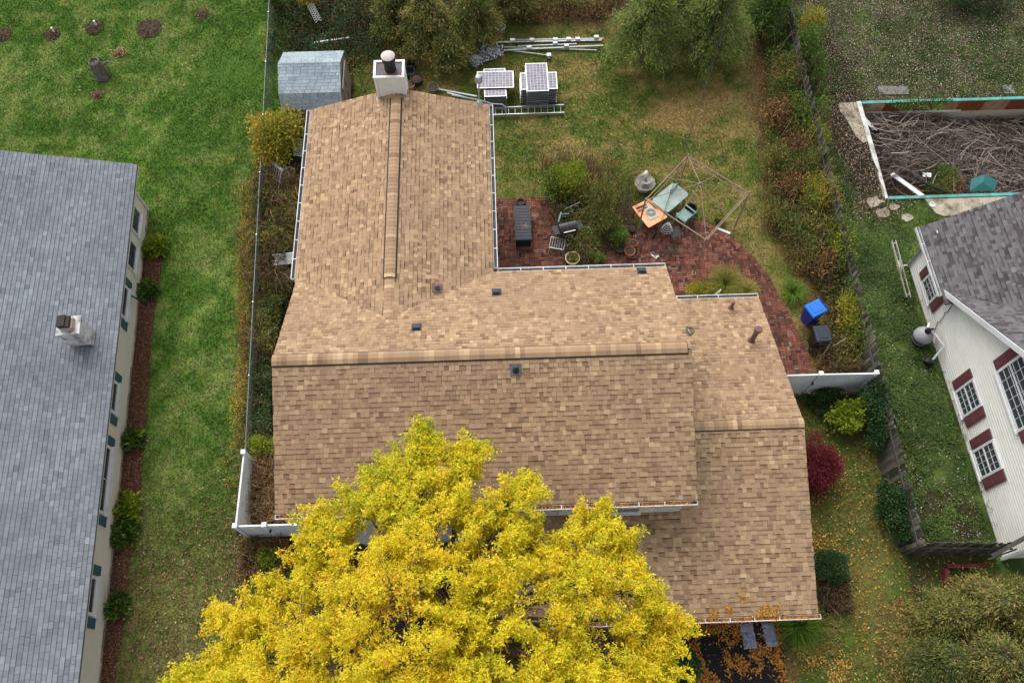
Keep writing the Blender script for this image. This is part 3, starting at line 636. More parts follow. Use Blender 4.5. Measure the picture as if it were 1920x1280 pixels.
# pipes and vents on the roof
def zback(y): return HZE+(HYB-y)*pm
def zfront(y): return HZE+(y-HYF)*pf
def zgar(y): return GZE+(GYB-y)*pg
def zwing(x): return HZE+(WX1-x)*pw
def pipe(x, y, z0, h, r, cap_r, cap_h, mat_, name, base_r):
    b = MB().lathe((x, y, z0-.12), [(base_r, 0), (base_r*.9, .16), (r*1.25, .2)], 20).build(name, mat_, house, smooth=True)
    MB().tube([(x, y, z0-.1), (x, y, z0+h)], r, 18).build('pipe', mat_, b, smooth=True)
    MB().lathe((x, y, z0+h-.02), [(cap_r, 0), (cap_r*1.02, cap_h*.5), (cap_r*.9, cap_h), (.01, cap_h*1.1)], 20).build('pipe_cap', mat_, b, smooth=True)
pipe(8.62, 11.75, zgar(11.75), .85, .085, .135, .12, m_brownpaint, 'flue_pipe', .15)
pipe(8.27, 13.32, zgar(13.32), .38, .05, .065, .10, m_brownpaint, 'vent_pipe', .12)
m_vent = M('dark_vent', S(54, 58, 66), 0.45, 0.15, 8, 0.1, metal=0.3)
def boot(x, y, z, nrm, mcol):
    b = MB().box((x, y, z+.012), (.34, .34, .02), (unit(np.cross(V3((0, 1, 0)), nrm)), unit(np.cross(nrm, np.cross(V3((0, 1, 0)), nrm))), nrm)).build('vent_boot', M('boot_flashing', S(96, 86, 90), 0.6), house)
    MB().lathe((x, y, z-.02), [(.12, 0), (.085, .07), (.06, .16), (.045, .17), (.045, .24), (.02, .245)], 16).build('pipe', mcol, b, smooth=True)
boot(0.36, 9.45, zfront(9.45), fs*0+np.cross(V3((1, 0, 0)), unit(V3((0, HYM-HYF, HZR-HZE)))), m_vent)
boot(-2.06, 12.85, zwing(-2.06), unit(V3((pw, 0, 1))), m_brownpaint)
def box_vent(x, y):
    n = unit(V3((0, pm, 1))); X = V3((1, 0, 0)); Y = np.cross(n, X); c = V3((x, y, zback(y)))
    b = MB().box(c+n*.02, (.30, .34, .02), (X, Y, n)).build('roof_vent', m_vent, house)
    MB().add([c+X*a+Y*d_+n*h for a, d_, h in ((-.11, -.13, .02), (.11, -.13, .02), (.11, .12, .02), (-.11, .12, .02), (-.11, -.13, .11), (.11, -.13, .11), (.10, .10, .075), (-.10, .10, .075))],
             [(4, 5, 6, 7), (0, 1, 5, 4), (1, 2, 6, 5), (2, 3, 7, 6), (3, 0, 4, 7)]).build('hood', M('vent_hood', S(70, 78, 92), 0.35, 0.1, 6, 0.05, metal=0.4), b)
for u, v in ((781, 614), (931, 548), (1203, 508)):
    z = 6.0
    for _ in range(6): q = G(u, v, z); z = zback(q[1])
    box_vent(q[0], q[1])
# coil of cable lying at the end of the main ridge
q = G(1296, 632, zback(11.2)); cc = V3((5.62, 10.55, zback(10.55)-.0))
coil = MB()
for k in range(4):
    coil.tube([(cc[0]+(.07+.012*k)*math.cos(t)+.02*k, cc[1]+(.20-.02*k)*math.sin(t), cc[2]+.03+.015*k-pm*(.20-.02*k)*math.sin(t)) for t in np.linspace(0, 2*math.pi, 22)], .012, 5)
tag(coil.build('cable_coil', M('olive_cable', S(78, 78, 66), 0.6)), 'small coil of grey cable lying at the end of the main ridge', 'cable')

# service mast and conduit on the rear corner of the wing
mx, my = G(898, 187, 5.5)[:2]
mast = MB().tube([(mx, my, zwing(mx)-.05), (mx+.03, my-.02, zwing(mx)+1.15)], .03, 10).build('service_mast', m_galv, house, smooth=True)
MB().lathe((mx+.03, my-.02, zwing(mx)+1.1), [(.05, 0), (.13, .05), (.14, .2), (.1, .3), (.02, .34)], 16).build('weather_head', m_galv, mast, smooth=True)
MB().lathe((mx, my, zwing(mx)-.02), [(.14, 0), (.13, .03), (.05, .14)], 14).build('mast_flashing', m_galv, mast, smooth=True)
e0 = V3((WX1+.15, WYB+.1, 4.9))
MB().tube([(mx-1.0, WYB+.12, 5.62), (mx, WYB+.12, 5.32), (WX1+.1, WYB+.12, 5.1), (WX1+.5, WYB+.12, 5.05), (WX1+.62, WYB+.10, 4.95), (WX1+.64, WYB+.05, 4.6)], .025, 8).build('conduit', m_galv, house, smooth=True)

# leaves lying in the front gutters and on the low front roof
rs = np.random.RandomState(31)
n = 2600; x = rs.uniform(HX0+.1, HX1-.1, n); y = HYF-.02-rs.uniform(.02, .12, n)
scatter_leaves('gutter_leaves', 'orange leaves filling the gutter of the upper front eave', x, y, np.full(n, HZE-.06)+rs.uniform(-.02, .03, n), .06, 'fall', rs, tone=np.clip(rs.normal(.42, .15, n), 0, 1))
n = 3000; x = rs.uniform(1.0, GX1, n); y = GYF-.02-rs.uniform(.02, .12, n)
scatter_leaves('gutter_leaves', 'orange leaves filling the gutter of the garage eave', x, y, np.full(n, GZE-.055)+rs.uniform(-.02, .03, n), .06, 'fall', rs, tone=np.clip(rs.normal(.42, .15, n), 0, 1))
n = 6500; x = rs.uniform(2.0, 8.6, n); y = GYF+rs.exponential(.22, n)
k = rs.rand(n) < 1.1*sst(.52, .66, .6*N2(x*1.0+3, y, .42)+.4*N3(x, y, .16))*sst(8.6, 7.4, x)*(y < GYF+1.3); x, y = x[k], y[k]
scatter_leaves('roof_leaves', 'drifts of orange leaves on the lower edge of the garage roof', x, y, GZE+(y-GYF)*pg+.03, .06, 'fall', rs, tone=np.clip(rs.normal(.58, .18, len(x)), 0, 1), nrm=(0, -pg, 1), tilt=.35)
# ---------------------------------------------------------------- grey roofed house on the left
GREY = [(0, S(58, 60, 66)), (0.3, S(92, 96, 103)), (0.55, S(116, 121, 128)), (0.8, S(136, 141, 147)), (1, S(154, 160, 166))]
m_greysh = MT('grey_shingle', GREY, 0.95, 0.15, grain=0.22, grain_scale=120, stain=S(92, 92, 100), stain_amt=0.55, stain_scale=0.4, bump=0.2)
m_beige = M('beige_siding', S(206, 199, 182), 0.65, 0.05, 2, 0.08)
m_teal = M('teal_shutter', S(58, 88, 98), 0.6, 0.12, 10, 0.1)
LA = V3((-14.94, 20.31, 0)); LW = unit(V3((1.37, -18.6, 0))); LN = unit(V3((18.6, 1.37, 0))); LZ, LP, LR = 2.42, 0.33, 6.5
lh = thing('house', 'beige sided house under a large blue grey shingle roof', 'house', LA+LW*10-LN*6)
LLEN = 27.0
wm = MB().prism([LA, LA+V3((0, 0, LZ+.12)), LA-LN*6+V3((0, 0, LZ+.05+LP*6.2)), LA-LN*12+V3((0, 0, LZ+.12)), LA-LN*12], LW*LLEN); wm.build('wall', m_beige, lh)
for k in range(18):
    z = .12+k*.135; Zs = V3((0, 0, .134)); a_, b_ = LA+V3((0, 0, z))-LW*.0, LA+LW*LLEN+V3((0, 0, z))
    MB().add([a_+LN*.001, b_+LN*.001, b_+LN*.022, a_+LN*.022, a_+LN*.001+Zs, b_+LN*.001+Zs, b_+LN*.006+Zs, a_+LN*.006+Zs], [(3, 2, 6, 7), (0, 1, 2, 3), (0, 3, 7, 4), (1, 5, 6, 2), (4, 7, 6, 5)]).build('siding_board', m_beige, lh)
MB().box(LA+LN*.03+V3((0, 0, 1.25)), (.09, .09, 2.5), (LW, LN, (0, 0, 1))).build('corner_trim', m_beige, lh)
MB().box(LA+LW*LLEN/2+LN*.02+V3((0, 0, .03)), (LLEN, .06, .18), (LW, LN, (0, 0, 1))).build('foundation', m_concrete, lh)
E0 = LA+LN*.52-LW*.5+V3((0, 0, LZ)); E1 = E0+LW*(LLEN+1)
lr = MB(); up = LR*LP
slab(lr, [E0, E1, E1-LN*LR+V3((0, 0, up)), E0-LN*LR+V3((0, 0, up))], .09); slab(lr, [E0-LN*LR+V3((0, 0, up)), E1-LN*LR+V3((0, 0, up)), E1-LN*LR*2, E0-LN*LR*2], .09)
lroof = lr.build('roof', M('grey_roof_edge', S(96, 100, 108), 0.8), lh)
g_tone = lambda rr: min(1, max(0, rr.gauss(.60, .075)))
BF[0] = .85
shingle_roof([plane(E1, -LW, -LN*LR+V3((0, 0, up)), LLEN+1, math.hypot(LR, up)), plane(E0-LN*LR*2, LW, LN*LR+V3((0, 0, up)), LLEN+1, math.hypot(LR, up))],
             lroof, m_greysh, 0.145, [.17, .2, .23], 300, 9, g_tone, 1.0, hbs=(.014, .016), gap=.005, bd=.34, hide=lambda x, y: (y < 1.5) | (x < -17.5))
MB().bar(E0+LN*-.04-V3((0, 0, .12)), E1-LN*.04-V3((0, 0, .12)), .03, .12).build('fascia', m_beige, lh)
MB().bar(E0+LW*.04-V3((0, 0, .15)), E0+LW*.04-LN*LR+V3((0, 0, up-.15)), .024, .14).build('rake_board', m_beige, lh)
def lwin(s0, s1, shut=True, z0=.66, z1=2.0, cols=1):
    if shut: MB().box(LA+LW*(s0+s1)/2+LN*.045+V3((0, 0, z0+.14)), (s1-s0, .05, .30), (LW, LN, (0, 0, 1))).build('window_apron', m_white, lh)
    c = LA+LW*(s0+s1)/2+LN*.012+V3((0, 0, z0+(.3 if shut else 0))); z1 -= .3 if shut else 0; window_on(lh, c, LW, LN, s1-s0, z1-z0, m_white, cols, 1, True, fw=.10 if shut else .08)
    if shut:
        for s_ in (s0-.21, s1+.21):
            MB().box(LA+LW*s_+LN*.04+V3((0, 0, (z0+z1)/2+.16)), (.33, .035, z1-z0+.1), (LW, LN, (0, 0, 1))).build('shutter', m_teal, lh, bevel=.008)
lwin(.62, 1.8, False); lwin(2.26, 3.52, False); lwin(4.4, 5.78); lwin(8.42, 9.66); lwin(10.9, 13.34, True, cols=2); lwin(15.42, 16.68); lwin(19.5, 21.0)
# painted brick chimney on that roof
cb = LA+LW*(20.31-12.95)-LN*.52; cz = LZ+LP*1.04
m_peel = M('peeling_paint', S(196, 198, 198), 0.85, 0.1, 6, 0.25, dirt=S(92, 86, 82), dirt_amt=0.9, dirt_scale=3.2)
lax = (LN, -LW, V3((0, 0, 1)))
lc = MB().box(cb+V3((0, 0, cz+.40)), (.70, .60, 1.25), lax).build('chimney', m_peel, lh)
MB().box(cb+V3((0, 0, cz+1.02)), (.80, .70, .08), lax).build('chimney_cap', m_peel, lc)
MB().box(cb+V3((0, 0, cz+1.15)), (.44, .40, .18), lax).build('flue', M('clay_flue', S(170, 150, 142), 0.85, 0.15, 6, 0.2), lc)
MB().box(cb+V3((-.09, 0, cz+1.35)), (.26, .42, .16), lax).box(cb+V3((.10, 0, cz+1.33)), (.14, .42, .10), lax).build('flue_cap', M('rusty_cap', S(44, 38, 36), 0.7, 0.3, 8, 0.2), lc)
MB().box(cb+LN*.36+V3((0, 0, cz-.16)), (.22, .78, .05), (unit(LN-V3((0, 0, LP))), -LW, unit(LN*LP+V3((0, 0, 1))))).box(cb+LW*.30+V3((0, 0, cz-.03)), (.7, .06, .22), lax).build('flashing', M('lead_flashing', S(92, 104, 114), 0.5, metal=0.4), lc)
MB().tube([LA+LW*4.6+LN*.05+V3((0, 0, .9)), LA+LW*4.75+LN*.42+V3((0, 0, .45))], .03, 8).build('drain_pipe', m_black, lh)
# mulch bed along that wall
mb = [LA+LN*0.05+LW*1.2, LA+LN*.75+LW*1.4, LA+LN*.8+LW*3, LA+LN*.66+LW*6, LA+LN*.72+LW*9, LA+LN*.78+LW*13, LA+LN*.6+LW*15, LA+LN*.62+LW*17, LA+LN*.3+LW*21, LA+LN*.05+LW*21]
MB().prism([(p[0], p[1], -.08) for p in reversed(mb)], (0, 0, .085)).build('mulch_bed', m_soil, kind='structure')
rs = np.random.RandomState(77); x, y = free_points(16000, rs, mb, False)
scatter_leaves('mulch', 'reddish brown leaf mulch along the beige house wall', x, y, rs.uniform(.005, .04, len(x)), .07, 'mulch', rs, tone=np.clip(rs.normal(.5, .22, len(x)), 0, 1), cat='mulch')

# ---------------------------------------------------------------- white house on the right
PURP = [(0, S(56, 53, 55)), (0.3, S(80, 74, 76)), (0.55, S(98, 95, 97)), (0.8, S(110, 108, 109)), (1, S(126, 123, 123))]
m_purp = MT('plum_grey_shingle', PURP, 0.95, 0.15, grain=0.25, grain_scale=120, bump=0.2)
m_ivory = M('ivory_siding', S(226, 225, 217), 0.6, 0.04, 2, 0.06, dirt=S(186, 184, 174), dirt_amt=0.3, dirt_scale=0.8)
m_maroon = M('maroon_shutter', S(104, 60, 66), 0.55, 0.12, 7, 0.08)
RA = V3((16.74, 16.41, 0)); RW = unit(V3((.37, -11.78, 0))); RN = unit(V3((-11.78, -.37, 0))); z_ = V3((0, 0, 1))
rh = thing('house', 'white sided house with maroon shutters and plum grey roof', 'house', RA+RW*6-RN*3)
GA, GB, GM, GZ, GP = 2.75, 11.78, 7.27, 2.6, 0.757; GPK = GZ+GP*(GM-GA)
MB().prism([RA+RW*s_+z_*h for s_, h in ((GA, 0), (GA, GZ-.14), (GM, GPK-.2), (GB, GZ-.14), (GB, 0))], -RN*9).build('wall', m_ivory, rh)
BR = 2.6; BP = .7
MB().prism([RA+z_*0, RA+z_*(GZ-.12), RA-RN*2.3+z_*(GZ+BP*2.3-.25), RA-RN*4.6+z_*(GZ-.12), RA-RN*4.6], RW*(GA+.05)).build('wall', m_ivory, rh)
k = 0; zc = .05
while zc < GPK-.25:
    zt = zc+.138
    lo = 0.02 if zt < GZ else GA+(zt-GZ)/GP+.04; hi = GB-.02 if zt < GZ else GB-(zt-GZ)/GP-.04
    prof = [(.001, .0), (.026, .0), (.026, .082), (.008, .106), (.008, .1375), (.001, .1375)]
    MB().prism([RA+RW*lo+RN*o_+z_*(zc+h_) for o_, h_ in prof], RW*(hi-lo)).build('siding_board', m_ivory, rh); zc += .138
MB().box(RA+RN*.03+z_*1.3, (.1, .1, 2.6), (RW, RN, z_)).box(RA+RW*GB+RN*.03+z_*1.3, (.1, .1, 2.6), (RW, RN, z_)).build('corner_trim', m_white, rh)
OV = .38
rb = MB(); s0, s1 = GA-.3, GB+.3; ez = GZ-.3*GP
pA = RA+RW*s0+RN*OV+z_*ez; pB = RA+RW*GM+RN*OV+z_*GPK; pC = RA+RW*s1+RN*OV+z_*ez; inn = -RN*9.6
slab(rb, [pA, pB, pB+inn, pA+inn], .1); slab(rb, [pB, pC, pC+inn, pB+inn], .1)
bA = RA-RW*.45+RN*.46+z_*(GZ-.3); bl_ = 4.6; bu = -RN*(BR+.46)+z_*(BR+.46)*BP
slab(rb, [bA, bA+RW*3.4, bA+RW*3.4+bu, bA+bu], .1); slab(rb, [bA+bu, bA+bu+RW*6, bA+bu+RW*6-RN*2.9-z_*2.0, bA+bu-RN*2.9-z_*2.0], .1)
rroof = rb.build('roof', M('plum_roof_edge', S(96, 88, 88), 0.8), rh)
def rclip(x, y, z):
    s_ = (V3((x, y, 0))-RA)@RW; return s_ < 3.0 or z > GZ+GP*(s_-GA)-.05
BF[0] = .76
p_tone = lambda rr: min(1, max(0, rr.gauss(.56, .10) if rr.random() < .75 else rr.gauss(.30, .08)))
shingle_roof([plane(bA, RW, bu, 6, np.linalg.norm(bu), rclip), plane(pA+inn, RN, pB-pA, 9.6, np.linalg.norm(pB-pA), lambda x, y, z: ((V3((x, y, 0))-RA)@(-RN)) < 3.2 or True),
              plane(pC, -RN, pB-pC, 9.6, np.linalg.norm(pB-pC)), plane(bA+bu-RN*2.9-z_*2.0+RW*6, -RW, RN*2.9+z_*2.0, 6, 3.5)],
             rroof, m_purp, 0.143, [.13, .16, .2, .26], 300, 13, p_tone, 0.5, bd=.35, hide=lambda x, y: (x > 18.6) | (y < 11.6))
MB().bar(pA+RN*.012-z_*.09, pB+RN*.012-z_*.09, .03, .2).build('rake_board', m_white, rh); MB().bar(pB+RN*.012-z_*.09, pC+RN*.012-z_*.09, .03, .2).build('rake_board', m_white, rh)
gutter(bA+RN*.02, bA+RW*3.0+RN*.02, RN, parent=rh)
MB().tube([bA+RN*.05+z_*-.1+RW*.25, RA+RN*.12+z_*2.1-RW*.0, RA+RN*.09+z_*.15, RA+RN*.3+z_*.06], .045, 8).build('downspout', M('grey_downspout', S(150, 152, 152), 0.5, metal=0.3), rh, smooth=True)
def rwin(s0, s1, z0, z1, cols, rows, shut=.36):
    window_on(rh, RA+RW*(s0+s1)/2+RN*.045+z_*z0, RW, RN, s1-s0, z1-z0, m_white, cols, rows, True, fw=.09)
    for s_ in (s0-shut/2-.03, s1+shut/2+.03):
        o = MB().box(RA+RW*s_+RN*.065+z_*(z0+z1)/2, (shut, .04, z1-z0-.06), (RW, RN, z_)).build('shutter', m_maroon, rh, bevel=.006)
        for zz in (.27, .73): MB().box(RA+RW*s_+RN*.088+z_*(z0+(z1-z0)*zz), (shut*.66, .012, (z1-z0)*.36), (RW, RN, z_)).build('raised_panel', m_maroon, o, bevel=.005)
rwin(1.08, 2.10, .62, 1.75, 4, 4); rwin(5.71, 6.77, .47, 1.82, 4, 4); rwin(7.99, 9.06, .36, 1.78, 4, 4); rwin(6.05, 8.25, 3.15, 4.75, 6, 5)

# dry vines climbing the foot of that wall
vm = MB(); rv_ = random.Random(6)
for k in range(26):
    s_ = rv_.uniform(1.5, 11.5); p = RA+RW*s_+RN*.06; pts = [p]
    for j in range(5): p = p+RW*rv_.uniform(-.12, .12)+z_*rv_.uniform(.03, .13); pts.append(p+RN*rv_.uniform(0, .03))
    vm.tube(pts, .008, 4, tone=rv_.random())
p = RA+RW*3.1+RN*.06; pts = [p+z_*.0]
for j in range(14): pts.append(RA+RW*(3.1-.02*j+rv_.uniform(-.06, .06))+RN*.06+z_*(j*.16))
vm.tube(pts, .014, 5, tone=.2); tag(vm.build('dry_vine', m_twig), 'dry brown vine creeping up the foot of the white wall', 'vine')
# ---------------------------------------------------------------- fences
# chain link fence on the left
fA, fB = V3((-10.62, 33.5, 0)), V3((-9.22, 8.9, 0)); fd = unit(fB-fA); fl = np.linalg.norm(fB-fA)
m_link = M('green_grey_wire', S(84, 100, 92), 0.5, 0.15, 5, 0.0, metal=0.2)
clf = thing('chain_link_fence', 'low grey green chain link fence along the left lawn', 'fence', (fA+fB)/2)
MB().tube([fA+z_*1.2, fB+z_*1.2], .021, 8).build('top_rail', M('fence_rail', S(104, 112, 108), 0.45, metal=0.3), clf)
for k in range(9): p = fA+fd*(fl*k/8); MB().tube([p-z_*.1, p+z_*1.25], .03, 8).build('post', m_galv, clf)
wm = MB(); fn = np.cross(fd, z_)
for k in range(int(fl/.085)):
    for s_ in (1, -1):
        p = fA+fd*(k*.085); a_ = p+fn*.008*s_; b_ = p+fd*1.15*s_+z_*1.18+fn*.008*s_
        if not (-.1 < (b_-fA)@fd < fl+.1): continue
        wm.bar(a_+z_*.02, b_, .0042, .0042, fn)
wm.build('wire_mesh', m_link, clf, kind='stuff')

# weathered board fence on the right, one object for each picket
def board_fence(label, a, b, h, lean, seed, gap=.012):
    a, b = V3(a), V3(b); d = unit(b-a); L = np.linalg.norm(b-a); nn = np.cross(d, z_); rr = random.Random(seed)
    t = thing('board_fence', label, 'fence', (a+b)/2); w = .14
    me = [MB().add([(-w/2, -.01, 0), (w/2, -.01, 0), (w/2, .01, 0), (-w/2, .01, 0), (-w/2, -.01, 1), (w/2, -.01, 1), (w/2, .01, 1), (-w/2, .01, 1), (-w*.28, -.01, 1.035), (w*.28, -.01, 1.035), (w*.28, .01, 1.035), (-w*.28, .01, 1.035)],
           [(0, 1, 5, 4), (1, 2, 6, 5), (2, 3, 7, 6), (3, 0, 4, 7), (4, 5, 9, 8), (6, 7, 11, 10), (5, 6, 10, 9), (7, 4, 8, 11), (8, 9, 10, 11)], k/7).mesh('picket', m_wood_grey) for k in range(8)]
    n = int(L/(w+gap)); ang = math.atan2(d[1], d[0])
    for k in range(n):
        if rr.random() < .015: continue
        p = a+d*((k+.5)*L/n); o = link('picket', rr.choice(me), t, p-V3(t.location)); ln = lean*(.6+.8*N1(p[0]+7, p[1], 3.0))
        o.rotation_euler = (ln+rr.uniform(-.02, .02), rr.uniform(-.02, .02), ang); o.scale = (1, 1, h*rr.uniform(.96, 1.02))
    for zz in (.4, h-.35):
        MB().bar(a-nn*(.03+lean*zz)+z_*zz, b-nn*(.03+lean*zz)+z_*zz, .04, .09, tone=.3).build('rail', m_wood_grey, t)
    for k in range(int(L/2.4)+1): p = a+d*min(L, k*2.4); MB().bar(p-nn*.09, p-nn*(.09+lean*h)+z_*h, .09, .09, (1, 0, 0), tone=.4).build('post', m_wood_grey, t)
    return t
board_fence('leaning weathered board fence between the back yard and the pool', (13.62, 33, 0), (13.62, 4.98, 0), 1.72, -.03, 3)
board_fence('short weathered board fence running to the white house corner', (13.7, 4.92, 0), (16.75, 4.78, 0), 1.65, -.05, 5)
tag(MB().bar((16.05, 4.55, 1.25), (16.95, 5.0, 1.9), .14, .05, tone=.5).bar((15.9, 4.45, 1.2), (16.85, 4.72, 1.35), .05, .10, tone=.4).build('timber', m_wood_grey), 'grey timber leaning on the white house corner above the board fence', 'timber')
tag(MB().bar((14.95, 4.35, .08), (14.75, 3.1, .08), .16, .16).bar((15.05, 4.45, .08), (16.4, 4.42, .08), .16, .16).bar((14.94, 4.34, .225), (14.74, 3.1, .225), .13, .13).build('garden_border', M('red_timber', S(112, 52, 48), 0.8, 0.2, 9, 0.3)), 'red painted timber garden border below the board fence', 'border')

# white vinyl fences
def vinyl(label, pts, h, gate_at=(), seed=1):
    t = thing('vinyl_fence', label, 'fence', pts[0])
    for i in range(len(pts)-1):
        a, b = V3(pts[i]), V3(pts[i+1]); d = unit(b-a); L = np.linalg.norm(b-a)
        for zz, hh in ((.12, .14), (h-.10, .14)): MB().bar(a+d*.06+z_*zz, b-d*.06+z_*zz, .06, hh).build('rail', m_vinyl, t, bevel=.006)
        n = max(2, int(L/.28))
        for k in range(n):
            c = a+d*((k+.5)*L/n)+z_*(h/2); MB().box(c, (L/n-.006, .028, h-.34), (d, np.cross(z_, d), z_)).build('board', m_vinyl, t)
    for p in pts:
        p = V3(p); MB().box(p+z_*(h/2+.03), (.127, .127, h+.06)).build('post', m_vinyl, t)
        MB().box(p+z_*(h+.078), (.165, .165, .035)).build('post_cap', m_vinyl, t, bevel=.012)
    for p, dr in gate_at:
        MB().box(p, (.05, .09, .10)).build('latch', m_black, t)
    return t
vinyl('white vinyl fence corner beside the front left of the tan house', [(-9.09, 8.85, 0), (-9.09, 6.30, 0), (-8.12, 6.30, 0), (-7.05, 6.30, 0), (-6.4, 6.30, 0)], 1.75, [((-8.05, 6.2, 1.25), 0)])
vinyl('white vinyl fence and gate between the garage and the board fence', [(9.28, 11.05, 0), (11.42, 11.05, 0), (13.42, 11.02, 0)], 1.8, [((11.3, 10.93, 1.2), 0)])

# ---------------------------------------------------------------- shed
m_shedroof = MT('pale_blue_shingle', [(0, S(104, 114, 122)), (.5, S(148, 160, 168)), (1, S(180, 190, 197))], 0.9, grain=.15, grain_scale=90, stain=S(92, 104, 112), stain_amt=.6, stain_scale=.9, bump=.15)
m_shedwall = M('taupe_siding', S(134, 116, 104), 0.8, 0.1, 4, 0.15)
sx0, sx1 = -9.22, -6.56
pr = [(24.30, 1.45), (24.62, 2.1), (25.80, 2.62), (26.98, 2.1), (27.30, 1.45)]
shed = thing('shed', 'small barn shed with pale blue shingle roof behind the wing', 'shed', (-7.9, 25.8, 0))
MB().prism([(sx0+.06, y_, h) for y_, h in ((24.42, 0), (27.18, 0), (27.18, 1.5), (26.92, 2.05), (25.8, 2.55), (24.68, 2.05), (24.42, 1.5))], (sx1-sx0-.12, 0, 0)).build('wall', m_shedwall, shed)
srm = MB()
for (y0, z0), (y1, z1) in zip(pr[:-1], pr[1:]): slab(srm, [(sx0, y0, z0), (sx1, y0, z0), (sx1, y1, z1), (sx0, y1, z1)] , .04)
sroof = srm.build('roof', m_shedwall, shed)
sp = []
for (y0, z0), (y1, z1), f_ in ((pr[0], pr[1], 1), (pr[1], pr[2], 1), (pr[4], pr[3], 0), (pr[3], pr[2], 0)):
    sp.append(plane((sx0 if f_ else sx1, y0, z0), (1 if f_ else -1, 0, 0), (0, y1-y0, z1-z0), sx1-sx0, math.hypot(y1-y0, z1-z0)))
shingle_roof(sp, sroof, m_shedroof, 0.143, [.30, .301, .31], 290, 23, lambda rr: min(1, max(0, rr.gauss(.55, .08))), 0, hbs=(.008, .01), gap=.012)
for k in range(14): MB().box((sx1-.05, 24.52+k*.19, .8), (.012, .175, 1.5)).build('wall_board', m_shedwall, shed)
sd = MB().box((sx1-.03, 25.8, .95), (.03, 1.3, 1.7)).build('door', m_shedwall, shed, bevel=.01)
MB().box((sx1-.005, 25.78, 1.0), (.03, .04, .22)).build('handle', m_alu, sd); MB().box((sx1-.008, 25.8, .95), (.02, .02, 1.7)).build('door_gap', m_black, sd)
MB().bar((sx1+.01, 25.0, 1.9), (sx1+.01, 26.6, 1.9), .03, .08).build('trim', m_white, shed)

# ---------------------------------------------------------------- abandoned pool
x0, y0, x1, y1 = POOL; D_ = 1.25
m_liner = M('stained_liner', S(176, 172, 152), 0.7, 0.15, 1.5, 0.1, dirt=S(110, 56, 34), dirt_amt=1.0, dirt_scale=0.45)
pool = thing('pool', 'abandoned sunken pool with rusty walls and teal edge', 'pool', (21, 22, 0))
pw_ = MB(); pw_.span((x0-.08, y1, -D_), (x1+.08, y1+.12, .02)); pw_.span((x0-.08, y0-.12, -D_), (x1+.08, y0, .02)); pw_.span((x0-.12, y0+.001, -D_), (x0, y1-.001, .02)); pw_.span((x1, y0+.001, -D_), (x1+.12, y1-.001, .02))
pw_.build('wall', m_liner, pool); MB().span((x0-.1, y0-.1, -D_-.1), (x1+.1, y1+.1, -D_+.001)).build('floor', m_soil, pool)
m_panel = MT('pool_wall_panel', [(0, S(92, 44, 28)), (.4, S(128, 70, 42)), (.7, S(168, 140, 110)), (1, S(178, 184, 170))], .75, stain=S(88, 50, 34), stain_amt=.9, stain_scale=1.7, grain=.15, grain_scale=12)
for k in range(9):
    MB().span((x0+.03+k*1.15, y1-.022, -.62), (x0+.03+k*1.15+1.14, y1-.002, .0), tone=[.7, .25, .3, .6, .35, .62, .2, .65, .4][k]).build('wall_panel', m_panel, pool)
m_tealp = M('teal_coping', S(74, 164, 156), 0.6, 0.15, 3, 0.05, dirt=S(92, 92, 82), dirt_amt=.95, dirt_scale=2.2)
m_dirtyv = M('dirty_white_coping', S(196, 196, 190), 0.6, 0.1, 3, 0.05, dirt=S(104, 96, 82), dirt_amt=.8, dirt_scale=2.6)
for yy in (y0-.07, y1+.06):
    for k in range(5): a_ = x0+.08+k*2.1; MB().span((a_, yy-.07, .022), (min(x1, a_+2.09), yy+.07, .06+.004*(k % 2))).build('coping_strip', m_tealp, pool)
MB().bar((x0-.08, y1+.1, .055), (x0-.06, y0+1.9, .055), .20, .07).build('coping_strip', m_dirtyv, pool)
MB().add([(x0-.16, y0+1.9, .03), (x0+.04, y0+1.9, .03), (x0+.02, y0-.1, .03), (x0-.22, y0-.12, .03), (x0-.16, y0+1.9, .08), (x0+.04, y0+1.9, .08), (x0+.02, y0-.1, .08), (x0-.10, y0-.12, .08), (x0-.08, y0+.5, .08), (x0-.14, y0+.9, .08), (x0-.07, y0+1.3, .08)],
         [(4, 5, 6, 7, 8, 9, 10), (5, 2, 6)]).build('coping_strip', m_dirtyv, pool)
MB().bar((x0+.1, y1-.005, -.55), (x0+4.9, y1-.03, -.6), .03, .13).build('liner_strip', m_vinyl, pool)
MB().add([(x0+.02, y1-1.2, .04), (x0+.04, y1-.75, .04), (x0+.75, y1-1.15, -.5), (x0+.4, y1-1.2, -.3)], [(0, 2, 1), (0, 3, 2)]).build('torn_liner', m_vinyl, pool)
dk = MB(); rr = random.Random(2)
dp = [(x0-.95, y1+.1), (x0-.12, y1+.1), (x0-.1, y1-2.1), (x0-.35, y1-2.2), (x0-.6, y1-1.8), (x0-.8, y1-.9), (x0-1.0, y1-.4)]
dk.prism([(a, b, -.1) for a, b in reversed(dp)], (0, 0, .125))
dk.build('pool_deck', m_concrete, kind='structure')
dp = [(x0+1.6, y0-.16), (x0+1.9, y0-.9), (x0+2.2, y0-1.05), (x0+7, y0-1.1), (x0+7, y0-.16)]
MB().prism([(a, b, -.1) for a, b in dp], (0, 0, .12)).build('pool_deck', m_concrete, kind='structure')
